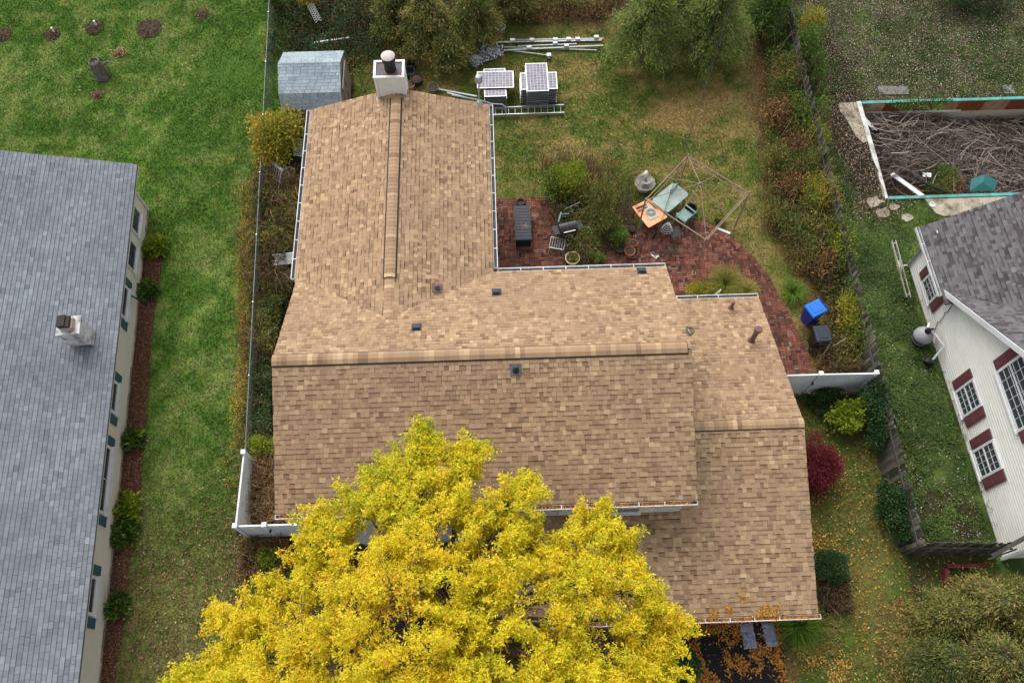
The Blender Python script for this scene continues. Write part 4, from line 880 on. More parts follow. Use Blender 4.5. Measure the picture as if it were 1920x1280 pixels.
for (u, v, r_) in ((1640, 378, .42), (1656, 397, .36), (1676, 388, .25), (1700, 408, .3)):
    c = G(u, v); pts = [(c[0]+r_*rr.uniform(.5, 1.1)*math.cos(t), c[1]+.8*r_*rr.uniform(.5, 1.1)*math.sin(t), -.08) for t in np.linspace(0, 2*math.pi, 12)[:-1]]
    tag(MB().prism(pts, (0, 0, .085)).build('concrete_slab', m_concrete), 'broken concrete slab at the near pool corner, '+{378: 'touching the white coping', 397: 'nearest the viewer on the left', 388: 'smallest of the four', 408: 'rightmost of the four'}[v], 'slab', 'broken slabs at the pool corner')
for (u, v, w_, wh) in ((1662, 170, .75, 'left'), (1690, 170, .6, 'middle'), (1890, 168, .5, 'far right')):
    c = G(u, v); tag(MB().box((c[0], c[1], .0), (w_, .5, .06)).build('paving_stone', M('grey_paver', S(112, 110, 108), .9, .15, 5, .3), bevel=.01), 'grey square paving stone behind the pool, %s one of three' % wh, 'paving stone', 'paving stones behind the pool')
c = G(1747, 385); tag(MB().lathe((c[0], c[1], .02), [(.13, 0), (.13, .05), (.10, .055), (.10, .01)], 20).build('skimmer_lid', m_white), 'round white skimmer ring set in the pool deck', 'pool fitting')
# branches heaped in the pool
bp = MB(); rr = random.Random(40)
for k in range(2300):
    x = rr.uniform(x0+.5, x1-.3); y = rr.uniform(y0+.5, y1-.25)
    if y < y0+1.2 and x < x0+2.6 and rr.random() < .85: continue
    z = -D_+.1+rr.uniform(0, 1.15)*(.6+.45*math.sin((x-x0)*.6+.8))*(1-abs((y-22.6)/2.9)**3); a = rr.gauss(.0, .7); L = rr.uniform(.5, 2.4); cv = rr.uniform(-.9, .9); pts = []
    for j in range(6):
        s_ = (j/5-.5)*L; aa = a+cv*s_/2; pts.append((min(x1-.1, max(x0+.15, x+s_*math.cos(aa))), min(y1-.08, max(y0+.1, y+s_*math.sin(aa))), z+.12*math.sin(s_*2+k)))
    r0 = rr.choice([.006, .008, .010, .013, .018, .024]); bp.tube(pts, [r0, r0, r0*.9, r0*.75, r0*.6, r0*.35], 4, tone=rr.random()**1.3)
tag(bp.build('branch_heap', MT('dead_branch', [(0, S(54, 46, 42)), (.5, S(110, 98, 90)), (1, S(172, 158, 146))], .9), kind='stuff'), 'heap of dead grey branches filling the pool', 'branches')
hz = [G(u, v, -.35) for u, v in ((1650, 308), (1680, 312), (1705, 325), (1735, 345), (1775, 360))]
tag(MB().tube(hz, .05, 8).build('hose', m_rubber, smooth=True), 'thick black hose lying on the branches in the pool', 'hose')
hz = [G(u, v, -.55) for u, v in ((1650, 318), (1690, 335), (1730, 360))]
tag(MB().tube(hz, .03, 8).build('hose', M('ochre_hose', S(120, 100, 52), .6), smooth=True), 'thin ochre pipe beside the black hose in the pool', 'hose')
a_, b_ = G(1672, 326, -.35), G(1730, 368, -.2)
tag(MB().bar(a_, b_, .20, .05).build('board', m_white), 'white board lying aslant in the near corner of the pool', 'board')
c = G(1738, 328, -.3); tag(MB().box(c, (.35, .22, .02), (unit(V3((1, -.2, .1))), unit(V3((.2, 1, .1))), unit(V3((-.1, -.1, 1))))).build('paper_sheet', m_white), 'small white sheet lying on the pool branches', 'sheet')
c = G(1838, 347, -.45); tp = MB(); tp.add([c+V3(p) for p in ((-.55, -.3, 0), (.5, -.35, .05), (.75, .15, .1), (.2, .4, .22), (-.4, .25, .12), (0, 0, .2))], [(0, 1, 5), (1, 2, 5), (2, 3, 5), (3, 4, 5), (4, 0, 5)])
tag(tp.build('tarp', M('dark_teal_tarp', S(36, 96, 96), .5)), 'dark teal tarp crumpled under the pool branches', 'tarp')

# pool filter by the white wall
fc = G(1730, 630, .45); fl_ = thing('pool_filter', 'round grey pool filter tank with white pipes by the wall', 'pool filter', (fc[0], fc[1], 0))
m_tank = M('grey_tank', S(148, 150, 152), .5, .06, 4, .03)
MB().lathe((fc[0], fc[1], .05), [(.18, 0), (.30, .12), (.36, .3), (.37, .4), (.36, .5), (.29, .68), (.14, .79), (.05, .81)], 28).build('tank', m_tank, fl_, smooth=True)
MB().lathe((fc[0], fc[1], .40), [(.375, 0), (.385, .02), (.385, .06), (.375, .08)], 28).build('band', m_dark, fl_, smooth=True)
MB().lathe((fc[0], fc[1], 0), [(.25, 0), (.22, .12)], 20).build('base', m_black, fl_)
MB().lathe((fc[0], fc[1], .84), [(.11, 0), (.12, .08), (.08, .16), (.02, .2)], 14).box((fc[0]+.02, fc[1], 1.06), (.26, .06, .05)).build('valve', m_black, fl_, smooth=True)
MB().tube([(fc[0]+.1, fc[1], .92), (fc[0]+.22, fc[1]-.16, .92), (fc[0]+.42, fc[1]-.6, .9), (fc[0]+.44, fc[1]-.66, .86), (fc[0]+.2, fc[1]-.95, .35)], .04, 10).build('pipe', m_white, fl_, smooth=True)
MB().tube([(fc[0], fc[1]+.1, .95), (fc[0]+.1, fc[1]+.3, .95)], .05, 10).build('pipe', m_white, fl_, smooth=True)
MB().tube([(fc[0]+.1, fc[1]-.9, .22), (fc[0]-.02, fc[1]-1.05, .22)], .13, 14).lathe((fc[0]+.16, fc[1]-.97, .0), [(.15, 0), (.13, .3), (.12, .36)], 14).build('pump', m_black, fl_, smooth=True)
# old gutter length lying by the white house
a_, b_ = G(1675, 452, .1), G(1703, 558, .1); d = unit(b_-a_); n_ = np.cross(z_, d)
gp = thing('gutter_length', 'old white gutter length lying on the grass by the white house', 'gutter', a_)
MB().bar(a_-z_*.06, b_-z_*.06, .16, .02).bar(a_+n_*.08, b_+n_*.08, .02, .13).bar(a_-n_*.08, b_-n_*.08, .02, .13).build('channel', M('old_gutter', S(186, 182, 170), .6, .12, 4, .1, dirt=S(110, 104, 92), dirt_amt=.7), gp)
for t in (.05, .95): p = a_+(b_-a_)*t; MB().bar(p-n_*.09+z_*.03, p+n_*.09+z_*.03, .05, .03).build('strap', m_galv, gp)
# ---------------------------------------------------------------- things left in the back yard
# solar panels
m_cell = MT('solar_cell', [(0, S(72, 70, 86)), (.5, S(90, 86, 102)), (1, S(106, 100, 114))], .3, .5, grain=.12, grain_scale=14)  # cell colours lightened so the reflected sky sits in the base colour
m_back = M('panel_backsheet', S(205, 203, 206), .5, .05, 4, 0)
def make_panel():
    t = thing('solar_panel', 'x', 'solar panel', (0, 0, 0)); w, h = .99, 1.65
    f = MB()
    g = MB()
    for s_ in (-1, 1): f.box((s_*(w/2-.015), 0, .036), (.03, h, .008)); f.box((0, s_*(h/2-.015), .036), (w-.06, .03, .008)); g.box((s_*(w/2-.013), 0, .016), (.024, h-.004, .031)); g.box((0, s_*(h/2-.013), .016), (w-.06, .024, .031))
    f.build('frame_lip', m_alu, t); g.build('frame', m_black, t); MB().box((0, 0, .026), (w-.06, h-.06, .012)).build('backsheet', m_back, t)
    c = MB(); r = random.Random(3)
    for i in range(6):
        for j in range(10): c.box((-w/2+.045+(i+.5)*.15, -h/2+.045+(j+.5)*.156, .0335), (.136, .142, .003), tone=r.random())
    c.build('cells', m_cell, t, kind='stuff'); return t
ORD = 'first second third fourth fifth sixth seventh eighth ninth tenth eleventh twelfth thirteenth fourteenth fifteenth sixteenth seventeenth eighteenth nineteenth twentieth twenty-first twenty-second'.split()
pan = make_panel(); rp = random.Random(12); first = [True]
def put_panel(c, z, rz, label, group):
    o = pan if first[0] else copy_tree(pan, (0, 0, 0)); first[0] = False
    o.location = (float(c[0])+rp.uniform(-.012, .012), float(c[1])+rp.uniform(-.012, .012), z); o.rotation_euler = (0, 0, rz+rp.uniform(-.008, .008)); o['label'] = label; o['group'] = group
ca_ = G(929, 150, .75); cb_ = V3((1.92, 26.22, 0)); cl_ = V3((1.98, 26.05, 0))
for k in range(18):
    top = k == 17; P_ = k % 2 == 1
    put_panel(cb_ if P_ else cl_, .02+k*.054, 0 if P_ else math.pi/2,
              'topmost solar panel of the right stack, lying lengthwise' if top else ('second solar panel from the top of the right stack, lying crosswise' if k == 16 else 'solar panel in the right stack, %s from the top' % ORD[17-k]), 'solar panels stacked on the back lawn')
for k in range(14):
    top = k == 13; P_ = not top
    put_panel(ca_+V3((-.02, -.1, 0)) if P_ else ca_, .02+k*.054+(.02 if top else 0), 0 if P_ else math.pi/2,
              'topmost solar panel of the left stack, lying crosswise' if top else ('lengthwise solar panel just under the top of the left stack' if k == 12 else 'solar panel in the left stack, %s from the top' % ORD[13-k]), 'solar panels stacked on the back lawn')
# mounting rails with their white brackets
def rail(label, p, q, w=.05, br=(), z=.05):
    a, b = G(*p, z), G(*q, z); t = thing('mounting_rail', label, 'rail', a, 'mounting rails on the back lawn')
    d = unit(b-a); n_ = np.cross(z_, d)
    MB().bar(a, b, w, .04).bar(a+n_*w*.38+z_*.025, b+n_*w*.38+z_*.025, w*.24, .02).bar(a-n_*w*.38+z_*.025, b-n_*w*.38+z_*.025, w*.24, .02).build('channel', m_alu, t)
    for u in br:
        k = (u-p[0])/(q[0]-p[0]); c = a+(b-a)*k
        MB().box(c+z_*.08+n_*.04, (.22, .15, .12), (d, n_, z_)).build('bracket', m_white, t, bevel=.01)
rail('longest aluminium rail with five white brackets at the back', (930, 80), (1128, 76), .07, (961, 997, 1041, 1066, 1083))
rail('aluminium rail lying close behind the longest one', (963, 75.5), (1131, 73), .06, (1118,), .06)
rail('short aluminium rail with one white bracket in the middle of the pile', (971, 87.5), (1081, 83), .05, (1041,))
rail('aluminium rail crossing under the others with a white bracket', (945, 95), (1131, 86), .06, (1062, 992), .09)
rail('thin aluminium rail lying flat from left to right below the others', (943, 89), (1119, 95), .04, (), .04)
rail('aluminium rail slanting to the right with a box at its end', (945, 94), (1024, 104), .04, (), .05)
c = G(1029, 105, .12); jb = thing('junction_box', 'grey junction box at the end of the slanting rail', 'junction box', (c[0], c[1], 0))
MB().box((c[0], c[1], .1), (.22, .2, .2)).build('body', m_galv, jb, bevel=.015); MB().box((c[0], c[1], .21), (.2, .18, .02)).build('lid', m_alu, jb, bevel=.006)
MB().tube([(c[0], c[1]-.09, .12), (c[0], c[1]-.16, .12)], .04, 10).build('fitting', m_galv, jb)
# heap of small metal clamps
hp = MB(); rr = random.Random(8); c1, c2 = G(920, 102), G(893, 118)
for k in range(260):
    c = c1 if rr.random() < .72 else c2; s_ = .45 if c is c1 else .25; x, y = c[0]+rr.gauss(0, s_*.6), c[1]+rr.gauss(0, s_*.5); hz_ = max(.03, .32*(1-math.hypot(x-c[0], y-c[1])/.9))*rr.random()
    a = rr.uniform(0, 6.3); e = rr.uniform(-.5, .5); d = V3((math.cos(a)*math.cos(e), math.sin(a)*math.cos(e), math.sin(e))); p = V3((x, y, .03+hz_))
    if rr.random() < .5: hp.bar(p-d*.1, p+d*.1, .05, .012, tone=rr.random()).bar(p+d*.1, p+d*.1+np.cross(d, z_)*.07, .05, .012, tone=rr.random())
    else: hp.tube([p-d*.14, p+np.cross(d, z_)*.05, p+d*.14], .014, 5, tone=rr.random())
tag(hp.build('clamp_heap', MT('clamp_metal', [(0, S(80, 82, 86)), (.5, S(165, 168, 170)), (1, S(225, 226, 228))], .4), kind='stuff'), 'heap of small metal clamps beside the left panel stack', 'metal parts')
# ladder
a0, a1 = G(900, 206.5, .06), G(1057, 199.5, .06); b0_, b1_ = G(900, 219, .06), G(1058, 214, .06)
ld = thing('ladder', 'aluminium extension ladder lying on the grass by the wing', 'ladder', a0)
for p, q in ((a0, a1), (b0_, b1_)):
    MB().bar(p, q, .035, .08).build('side_rail', m_alu, ld); MB().bar(p+z_*.085+(q-p)*.02, q+z_*.085, .03, .07).build('side_rail', m_alu, ld)
for k in range(13):
    t = .03+k*.0775; MB().tube([a0+(a1-a0)*t+z_*.05, b0_+(b1_-b0_)*t+z_*.05], .017, 8).build('rung', m_alu, ld)
# pots and buckets behind the chimney
def pot(label, u, v, r, h, mat_, fill=None, cat='pot', group=None, name='pot', z=0, taper=.75, rim=.02):
    c = G(u, v, h); t = thing(name, label, cat, (c[0], c[1], z), group)
    MB().lathe((c[0], c[1], z), [(r*taper, 0), (r*.97, h*.86), (r*1.06, h*.87), (r*1.06, h), (r*.93, h), (r*taper*.9, .05)], 26, closed=True).build('body', mat_, t, smooth=True)
    MB().lathe((c[0], c[1], z), [(r*taper*.93, .0), (r*taper*.93, .06)], 18).build('bottom', mat_, t)
    if fill: MB().lathe((c[0], c[1], z+h*.78), [(r*.9, 0), (r*.8, .03), (r*.3, .05)], 18).build('soil', fill, t, smooth=True)
    return c
pot('black nursery pot behind the chimney, farthest of the group', 771, 119, .24, .3, m_rubber, None, group='pots behind the chimney')
pot('black nursery pot touching the right side of the chimney', 767, 132, .27, .3, m_rubber, None, group='pots behind the chimney')
pot('large black nursery pot right of the chimney, nearest the wing roof', 781, 146, .29, .34, m_rubber, m_soil, group='pots behind the chimney')
pot('small terracotta rimmed pot beside the chimney foot', 769, 158, .2, .25, m_terracotta, m_soil, group='pots behind the chimney')
pot('grey wire rimmed tub right of the black pots behind the wing', 812, 163, .24, .3, M('wire_tub', S(88, 90, 84), .7), m_soil)
pot('galvanised bucket standing by the green bushes at the back', 938, 50, .24, .32, m_galv, m_soil, cat='bucket', name='bucket')
for lab, p, q in (('white pole lying behind the wing roof, longer one', (815, 166), (894, 181)), ('white pole lying behind the wing roof, shorter and lower one', (838, 174), (876, 184))):
    tag(MB().bar(G(*p, .05), G(*q, .05), .06, .05).build('pole', m_white), lab, 'pole')
tag(MB().bar(G(590, 80, .5), G(655, 71, .6), .07, .05).build('pole', m_white), 'white pole lying in the brush behind the shed', 'pole')
lt = MB(); p0, px, py_ = G(574, 8, 1.0), unit(G(584, 28, .9)-G(574, 8, 1.0)), V3((.9, .25, .2))
for k in range(9): lt.bar(p0+px*k*.12, p0+px*k*.12+py_*.35+px*.2, .03, .012); lt.bar(p0+px*k*.12+py_*.35, p0+px*k*.12+px*.2, .03, .014)
tag(lt.build('lattice', M('weathered_lattice', S(140, 142, 138), .8)), 'pale lattice panel hanging in the far left brush', 'lattice')
# white railings and trellis thrown down beside the wing
def railing(label, a, b, c, n, name='railing'):
    """a-b lower rail, c = vector to the other rail"""
    a, b, c = V3(a), V3(b), V3(c); t = thing(name, label, 'railing', (a[0], a[1], 0)); nrm = unit(np.cross(b-a, c))
    for p, q, w_ in ((a, b, .07), (a+c, b+c, .11)): MB().bar(p, q, w_, .045, nrm).build('rail', m_white, t)
    for k in range(n): p = a+(b-a)*(k+.5)/n; MB().bar(p, p+c, .035, .03, nrm).build('baluster', m_white, t)
a_, b_ = G(491, 314, .5), G(526, 343, .35); railing('white slatted railing leaning over the chain link fence', a_, b_, G(495, 291, .9)-a_, 9)
a_, b_ = G(520, 338, .3), G(545, 330, .3); railing('short white slatted railing lying in the weeds by the wing', a_, b_, G(508, 300, .6)-G(520, 330, .4), 6)
a_, b_ = G(553, 258, .4), G(552, 292, .4); railing('white slatted railing half hidden under the wing gutter', a_, b_, G(574, 262, .55)-a_, 11)
lt = MB(); p0 = G(510, 497, .4); ux_, uy_ = G(549, 493, .5)-p0, G(511, 478, .6)-p0
for k in range(16):
    for s_ in (0, 1):
        t0 = k/15; a_ = p0+ux_*t0+uy_*s_; e = np.clip(t0+(.36 if s_ == 0 else .36), 0, 1); b_ = p0+ux_*e+uy_*(1-s_)*((e-t0)/.36)+uy_*s_*(1-(e-t0)/.36); 
        if e-t0 > .03: lt.bar(a_+z_*.01*s_, b_+z_*.01*s_, .025, .008)
lt.bar(p0, p0+ux_, .05, .03).bar(p0+uy_, p0+ux_+uy_, .05, .03)
tag(lt.build('lattice', m_vinyl), 'white lattice panel standing in the weeds against the wing', 'lattice')
pot('cream round planter in the weeds beside the wing', 541, 322, .26, .3, M('cream_stone', S(176, 170, 148), .9, .2, 8, .3), m_soil)

# ---------------------------------------------------------------- patio
c = G(980, 417, .6); bx_ = thing('deck_box', 'dark grey deck storage box on the brick patio', 'storage box', (c[0], c[1], 0))
MB().box((c[0], c[1], .27), (.62, 1.62, .54)).build('body', m_black, bx_, bevel=.03)
MB().box((c[0], c[1], .565), (.68, 1.70, .055)).build('lid', m_dark, bx_, bevel=.02)
for k in range(11): MB().box((c[0], c[1]-.74+k*.148, .597), (.56, .125, .014)).build('lid_slat', m_dark, bx_, bevel=.004)
for s_ in (-1, 1): MB().box((c[0]+s_*.2, c[1]-.83, .3), (.1, .03, .4)).build('rib', m_black, bx_)
tag(scatter_leaves('twig_litter', 'x', rs.normal(c[0]+.1, .09, 60), rs.normal(c[1]-.2, .07, 60), .61, .05, 'pale', rs), 'small clump of pale debris on the deck box lid', 'debris')
hs_ = MB(); hc = G(976, 381)
for k in range(3): hs_.tube([(hc[0]+(.2-.02*k)*math.cos(t), hc[1]+(.2-.02*k)*math.sin(t), .04+.03*k) for t in np.linspace(0, 6.28, 20)], .016, 6)
tag(hs_.build('hose', M('dark_green_hose', S(46, 54, 44), .6)), 'coil of dark garden hose behind the deck box', 'hose')
# barbecue with clutter
c = G(1064, 428, .7); gr = thing('barbecue', 'black barbecue with rounded lid beside the planting bed', 'barbecue', (c[0], c[1], 0))
ax = unit(V3((1, .25, 0))), unit(V3((-.25, 1, 0))), z_
m_lid = M('black_enamel', (.02, .022, .025), .3, .2, 6, .05, spec=.5)
b = MB()
for i in range(9):
    t = i/8*math.pi
    for s_ in (-1, 1): p = V3((c[0], c[1], .78))+ax[0]*s_*.36+ax[1]*math.cos(t)*.24+z_*math.sin(t)*.22; b.v.append(tuple(p))
for i in range(8): b.f.append((2*i, 2*i+1, 2*i+3, 2*i+2)); b.t.append(.5)
b.f += [tuple(range(0, 18, 2)), tuple(reversed(range(1, 18, 2)))]; b.t += [.5, .5]
b.build('lid', m_lid, gr); MB().box((c[0], c[1], .68), (.74, .5, .2), ax).build('firebox', m_black, gr, bevel=.02)
MB().bar(V3((c[0], c[1], .86))-ax[0]*.25-ax[1]*.27, V3((c[0], c[1], .86))+ax[0]*.25-ax[1]*.27, .03, .03).build('handle', m_alu, gr)
for s_ in (-1, 1):
    for e_ in (-1, 1): p = V3((c[0], c[1], 0))+ax[0]*s_*.32+ax[1]*e_*.2; MB().bar(p, p+z_*.6, .04, .04).build('leg', m_black, gr)
    MB().box(V3((c[0], c[1], .76))+ax[0]*s_*.5, (.24, .42, .025), ax).build('side_shelf', m_dark, gr)
MB().box(V3((c[0], c[1], .25)), (.6, .4, .03), ax).build('bottom_shelf', m_black, gr)
c = G(1064, 394, .3); tr = thing('toolbox', 'heap of dark garden tools and crates behind the barbecue', 'garden tools', (c[0], c[1], 0))
MB().box((c[0], c[1], .22), (.55, .45, .44), (unit(V3((1, .4, 0))), unit(V3((-.4, 1, 0))), z_)).build('crate', M('dark_green_crate', S(44, 54, 50), .7), tr, bevel=.02)
for k, (dx, dy, m__) in enumerate(((-.15, .1, m_dark), (.0, .05, m_black), (.15, .0, m_galv), (.1, .15, m_black))): MB().bar((c[0]+dx-.3, c[1]+dy-.1, .5), (c[0]+dx+.35, c[1]+dy+.15, .62), .03, .03).build('tool', m__, tr)
tag(MB().bar(G(1049, 402, .5), G(1067, 401, .55), .04, .04).bar(G(1047, 416, .6), G(1052, 398, .6), .05, .04).build('broom', M('pale_blue_stick', S(150, 170, 180), .6)), 'pale broom handles across the dark garden tools', 'broom')
c = G(1045, 456, .35); fc_ = thing('folding_chair', 'grey metal folding chair tipped over on the patio', 'chair', (c[0], c[1], 0))
ux_, uy_ = unit(V3((1, -.28, .05))), unit(V3((.25, 1, .35))); C0 = V3((c[0], c[1], .33))
for s_ in (-1, 1): MB().bar(C0+ux_*s_*.3-uy_*.22, C0+ux_*s_*.3+uy_*.22, .03, .03).build('side_rail', m_galv, fc_); MB().bar(C0+uy_*s_*.22-ux_*.3, C0+uy_*s_*.22+ux_*.3, .03, .03).build('cross_rail', m_galv, fc_)
for k in range(5): MB().bar(C0+ux_*(-.2+k*.1)-uy_*.21, C0+ux_*(-.2+k*.1)+uy_*.21, .022, .018).build('slat', m_galv, fc_)
for s_ in (-1, 1):
    MB().tube([C0+ux_*s_*.27-uy_*.2, (C0+ux_*s_*.3-uy_*.4)*V3((1, 1, 0))+z_*.02], .014, 6).build('leg', m_galv, fc_); MB().tube([C0+ux_*s_*.27+uy_*.2, (C0+ux_*s_*.3+uy_*.3)*V3((1, 1, 0))+z_*.02], .014, 6).build('leg', m_galv, fc_)
# pots on the patio
pot('cream rimmed round planter with green sprouts near the eave', 1073.5, 483, .29, .3, M('cream_plaster', S(206, 184, 150), .85, .1, 8, .15), m_soil, cat='planter')
pot('brown terracotta pot with soil at the end of the planting bed', 1181, 470, .21, .28, m_terracotta, m_soil)
pot('empty terracotta pot beside the black metal frame', 1188, 455, .17, .2, m_terracotta, m_soil)
pot('dark green pot under a bushy plant by the eave', 1163, 466, .17, .28, M('green_pot', S(40, 62, 54), .5), m_soil)
pot('black bowl on the patio below the orange table', 1185, 427, .19, .14, m_rubber, m_soil)
pot('black pot with dry grass standing on the lawn under the frame', 1349, 409, .2, .24, m_rubber, m_soil)
pot('black bucket behind the pale teal chair', 1296, 390, .24, .35, m_rubber, None, cat='bucket', name='bucket')
pot('black pot at the edge of the driveway', 1483, 1203, .15, .18, m_rubber, m_soil)
c = G(1098, 457, .1); tag(MB().lathe((c[0], c[1], 0), [(.16, 0), (.17, .07), (.14, .09), (.02, .10)], 20).build('stepping_stone', m_concrete, smooth=True), 'small round pale stone lying in the planting bed', 'stone')
c = G(1226, 481, .03); tag(MB().bar(c+V3((-.12, .12, 0)), c+V3((.1, -.1, 0)), .06, .03).bar(c+V3((.02, -.04, 0)), c+V3((.2, .02, 0)), .07, .03).build('trowel', m_white), 'white hand tool dropped on the bricks', 'tool')
# fountain of two scalloped bowls and its fallen column
m_stone = M('cast_stone', S(150, 146, 138), .95, .2, 8, .4, dirt=S(62, 62, 58), dirt_amt=.8, dirt_scale=4)
c = G(1209, 343, .4); fo = thing('fountain', 'grey cast stone fountain with two scalloped bowls on the lawn', 'fountain', (c[0], c[1], 0))
def scallop(c, r, z, h, n=40):
    m = MB(); b_ = 0; prof = [(.35, 0), (.75, h*.45), (1.0, h), (.9, h), (.6, h*.55), (.2, h*.35)]
    for rr_, hh in prof:
        for j in range(n):
            a = 2*math.pi*j/n; k = 1+(.09*abs(math.sin(a*7)) if rr_ > .7 else 0); m.v.append((c[0]+r*rr_*k*math.cos(a), c[1]+r*rr_*k*math.sin(a), z+hh+(.03*abs(math.sin(a*7)) if rr_ >= .9 else 0)))
    for i in range(len(prof)-1):
        for j in range(n): m.f.append((i*n+j, i*n+(j+1) % n, (i+1)*n+(j+1) % n, (i+1)*n+j)); m.t.append(.5)
    m.f.append(tuple(range(5*n, 6*n))); m.t.append(.5); return m
MB().lathe((c[0], c[1], 0), [(.26, 0), (.2, .08), (.1, .14), (.1, .3), (.15, .34)], 20).build('pedestal', m_stone, fo, smooth=True)
scallop(c, .42, .26, .16).build('bowl', m_stone, fo, smooth=True); MB().lathe((c[0], c[1], .34), [(.08, 0), (.06, .2), (.1, .24)], 14).build('stem', m_stone, fo, smooth=True)
scallop(c, .25, .54, .11).build('upper_bowl', m_stone, fo, smooth=True); MB().lathe((c[0], c[1], .6), [(.07, 0), (.04, .1), (.06, .16), (.02, .24)], 14).build('finial', m_stone, fo, smooth=True)
a_ = G(1205, 333, .12); b_ = G(1213, 323, .12); tag(MB().tube([a_, a_+(b_-a_)*.3, a_+(b_-a_)*.35, b_], [.13, .13, .09, .10], 16).build('stone_column', M('pale_stone', S(196, 190, 176), .9, .1, 6, .2), smooth=True), 'pale stone column piece lying behind the fountain', 'stone')
# tables and chairs
def table(name, label, quad_px, z, m_top, m_leg, th=.03, r=0.02):
    q = [G(u, v, z) for u, v in quad_px]; c = sum(q)/4; t = thing(name, label, 'table', (c[0], c[1], 0))
    m = MB(); P_ = []
    for i in range(4):          # rounded corners
        a, b, d = q[i], q[(i-1) % 4], q[(i+1) % 4]; ub, ud = unit(b-a), unit(d-a)
        for k in range(5): s_ = k/4; P_.append(a+ub*r*3*(1-s_)**2+ud*r*3*s_**2)
    m.prism([p-z_*th for p in P_], z_*th); top = m.build('table_top', m_top, t)
    for p in q: e = c+(p-c)*.82; MB().bar((e[0], e[1], 0), (e[0], e[1], z-th-.001), .035, .035, (1, 0, 0)).build('leg', m_leg, t)
    for i in range(4): a, b = c+(q[i]-c)*.82, c+(q[(i+1) % 4]-c)*.82; MB().bar((a[0], a[1], z-th-.03), (b[0], b[1], z-th-.03), .03, .045).build('apron', m_leg, t)
    return q, c
m_frost = M('frosted_glass', S(140, 158, 150), .35, .12, 2.5, .05, spec=.5, dirt=S(108, 116, 104), dirt_amt=.6)
m_tealpl = M('pale_teal_plastic', S(128, 158, 152), .5, .1, 6, .05, dirt=S(90, 104, 98), dirt_amt=.5, dirt_scale=4)
table('patio_table', 'long frosted glass patio table under the open frame', [(1220, 376), (1251, 400), (1293, 364), (1263, 341)], .72, m_frost, m_tealpl, r=.06)
m_orange = M('orange_tabletop', S(220, 146, 98), .55, .06, 3, .05, dirt=S(226, 186, 150), dirt_amt=.5)
oq, oc = table('orange_table', 'square orange table with a grey mat and coiled cord', [(1185, 388), (1216, 427), (1252, 407), (1217, 372)], .7, m_orange, M('rust_leg', S(120, 66, 44), .7), th=.035)
mq = [G(u, v, .71) for u, v in ((1206, 391), (1218, 413), (1236, 405), (1221, 385))]
tag(MB().prism([p-z_*.002 for p in mq], z_*.014).build('mat', M('grey_mat', S(176, 176, 166), .8, .1, 8, .1)), 'grey rectangular mat lying on the orange table', 'mat')
cm = sum(mq)/4; cd = MB()
for k in range(4): cd.tube([(cm[0]+(.09+.035*k)*math.cos(t), cm[1]+(.07+.03*k)*math.sin(t), .735+.004*k) for t in np.linspace(0, 6.28, 22)], .011, 6)
tag(cd.build('cord', M('grey_cord', S(150, 152, 146), .6)), 'coil of grey cord on the mat on the orange table', 'cord')
p = G(1193, 391, .72); q = G(1212, 383, .72); tag(MB().bar(p, q, .07, .03).bar(G(1196, 396, .74), G(1213, 388, .74), .03, .02).build('tool', m_dark), 'dark hand tools beside the mat on the orange table', 'tool')
p = G(1222, 380, .73); q = G(1250, 402, .73); tag(MB().bar(p, q, .03, .03).bar(G(1218, 378, .75), G(1231, 390, .75), .04, .04).build('stick', M('rusty_rod', S(132, 74, 48), .7)), 'rusty rod along the far edge of the orange table', 'rod')
q4 = [G(u, v, .66) for u, v in ((1262, 358), (1278, 374), (1293, 365), (1277, 348))]; 
def plastic_chair(label, c, ang, m__, s=1.0):
    t = thing('garden_chair', label, 'chair', (c[0], c[1], 0)); ux_ = V3((math.cos(ang), math.sin(ang), 0)); uy_ = V3((-math.sin(ang), math.cos(ang), 0)); ax = (ux_, uy_, z_); C0 = V3((c[0], c[1], 0))
    MB().box(C0+z_*.43, (.50*s, .48*s, .035), ax).build('seat', m__, t, bevel=.015)
    for k in range(5): MB().box(C0+uy_*(.25+.02*k)*s+z_*(.52+k*.085), (.44*s, .02, .06), ax).build('back_slat', m__, t, bevel=.005)
    for e in (-1, 1):
        MB().bar(C0+ux_*e*.24*s+uy_*.23*s+z_*.4, C0+ux_*e*.24*s+uy_*.34*s+z_*.93, .05, .03, ux_).build('back_post', m__, t)
        MB().bar(C0+ux_*e*.27*s-uy_*.22*s+z_*.65, C0+ux_*e*.27*s+uy_*.28*s+z_*.65, .055, .025).build('armrest', m__, t)
        for g in (-1, 1): MB().bar(C0+ux_*e*.23*s+uy_*g*.2*s+z_*.42, C0+ux_*e*.27*s+uy_*g*.25*s, .045, .035, ux_).build('leg', m__, t)
c = G(1284, 402, .5); plastic_chair('pale teal slatted garden chair at the near end of the glass table', c, -2.4, m_tealpl, 1.1)
c = G(1272, 366, .6); plastic_chair('pale teal garden chair pushed under the far side of the glass table', c, .8, m_tealpl, .9)
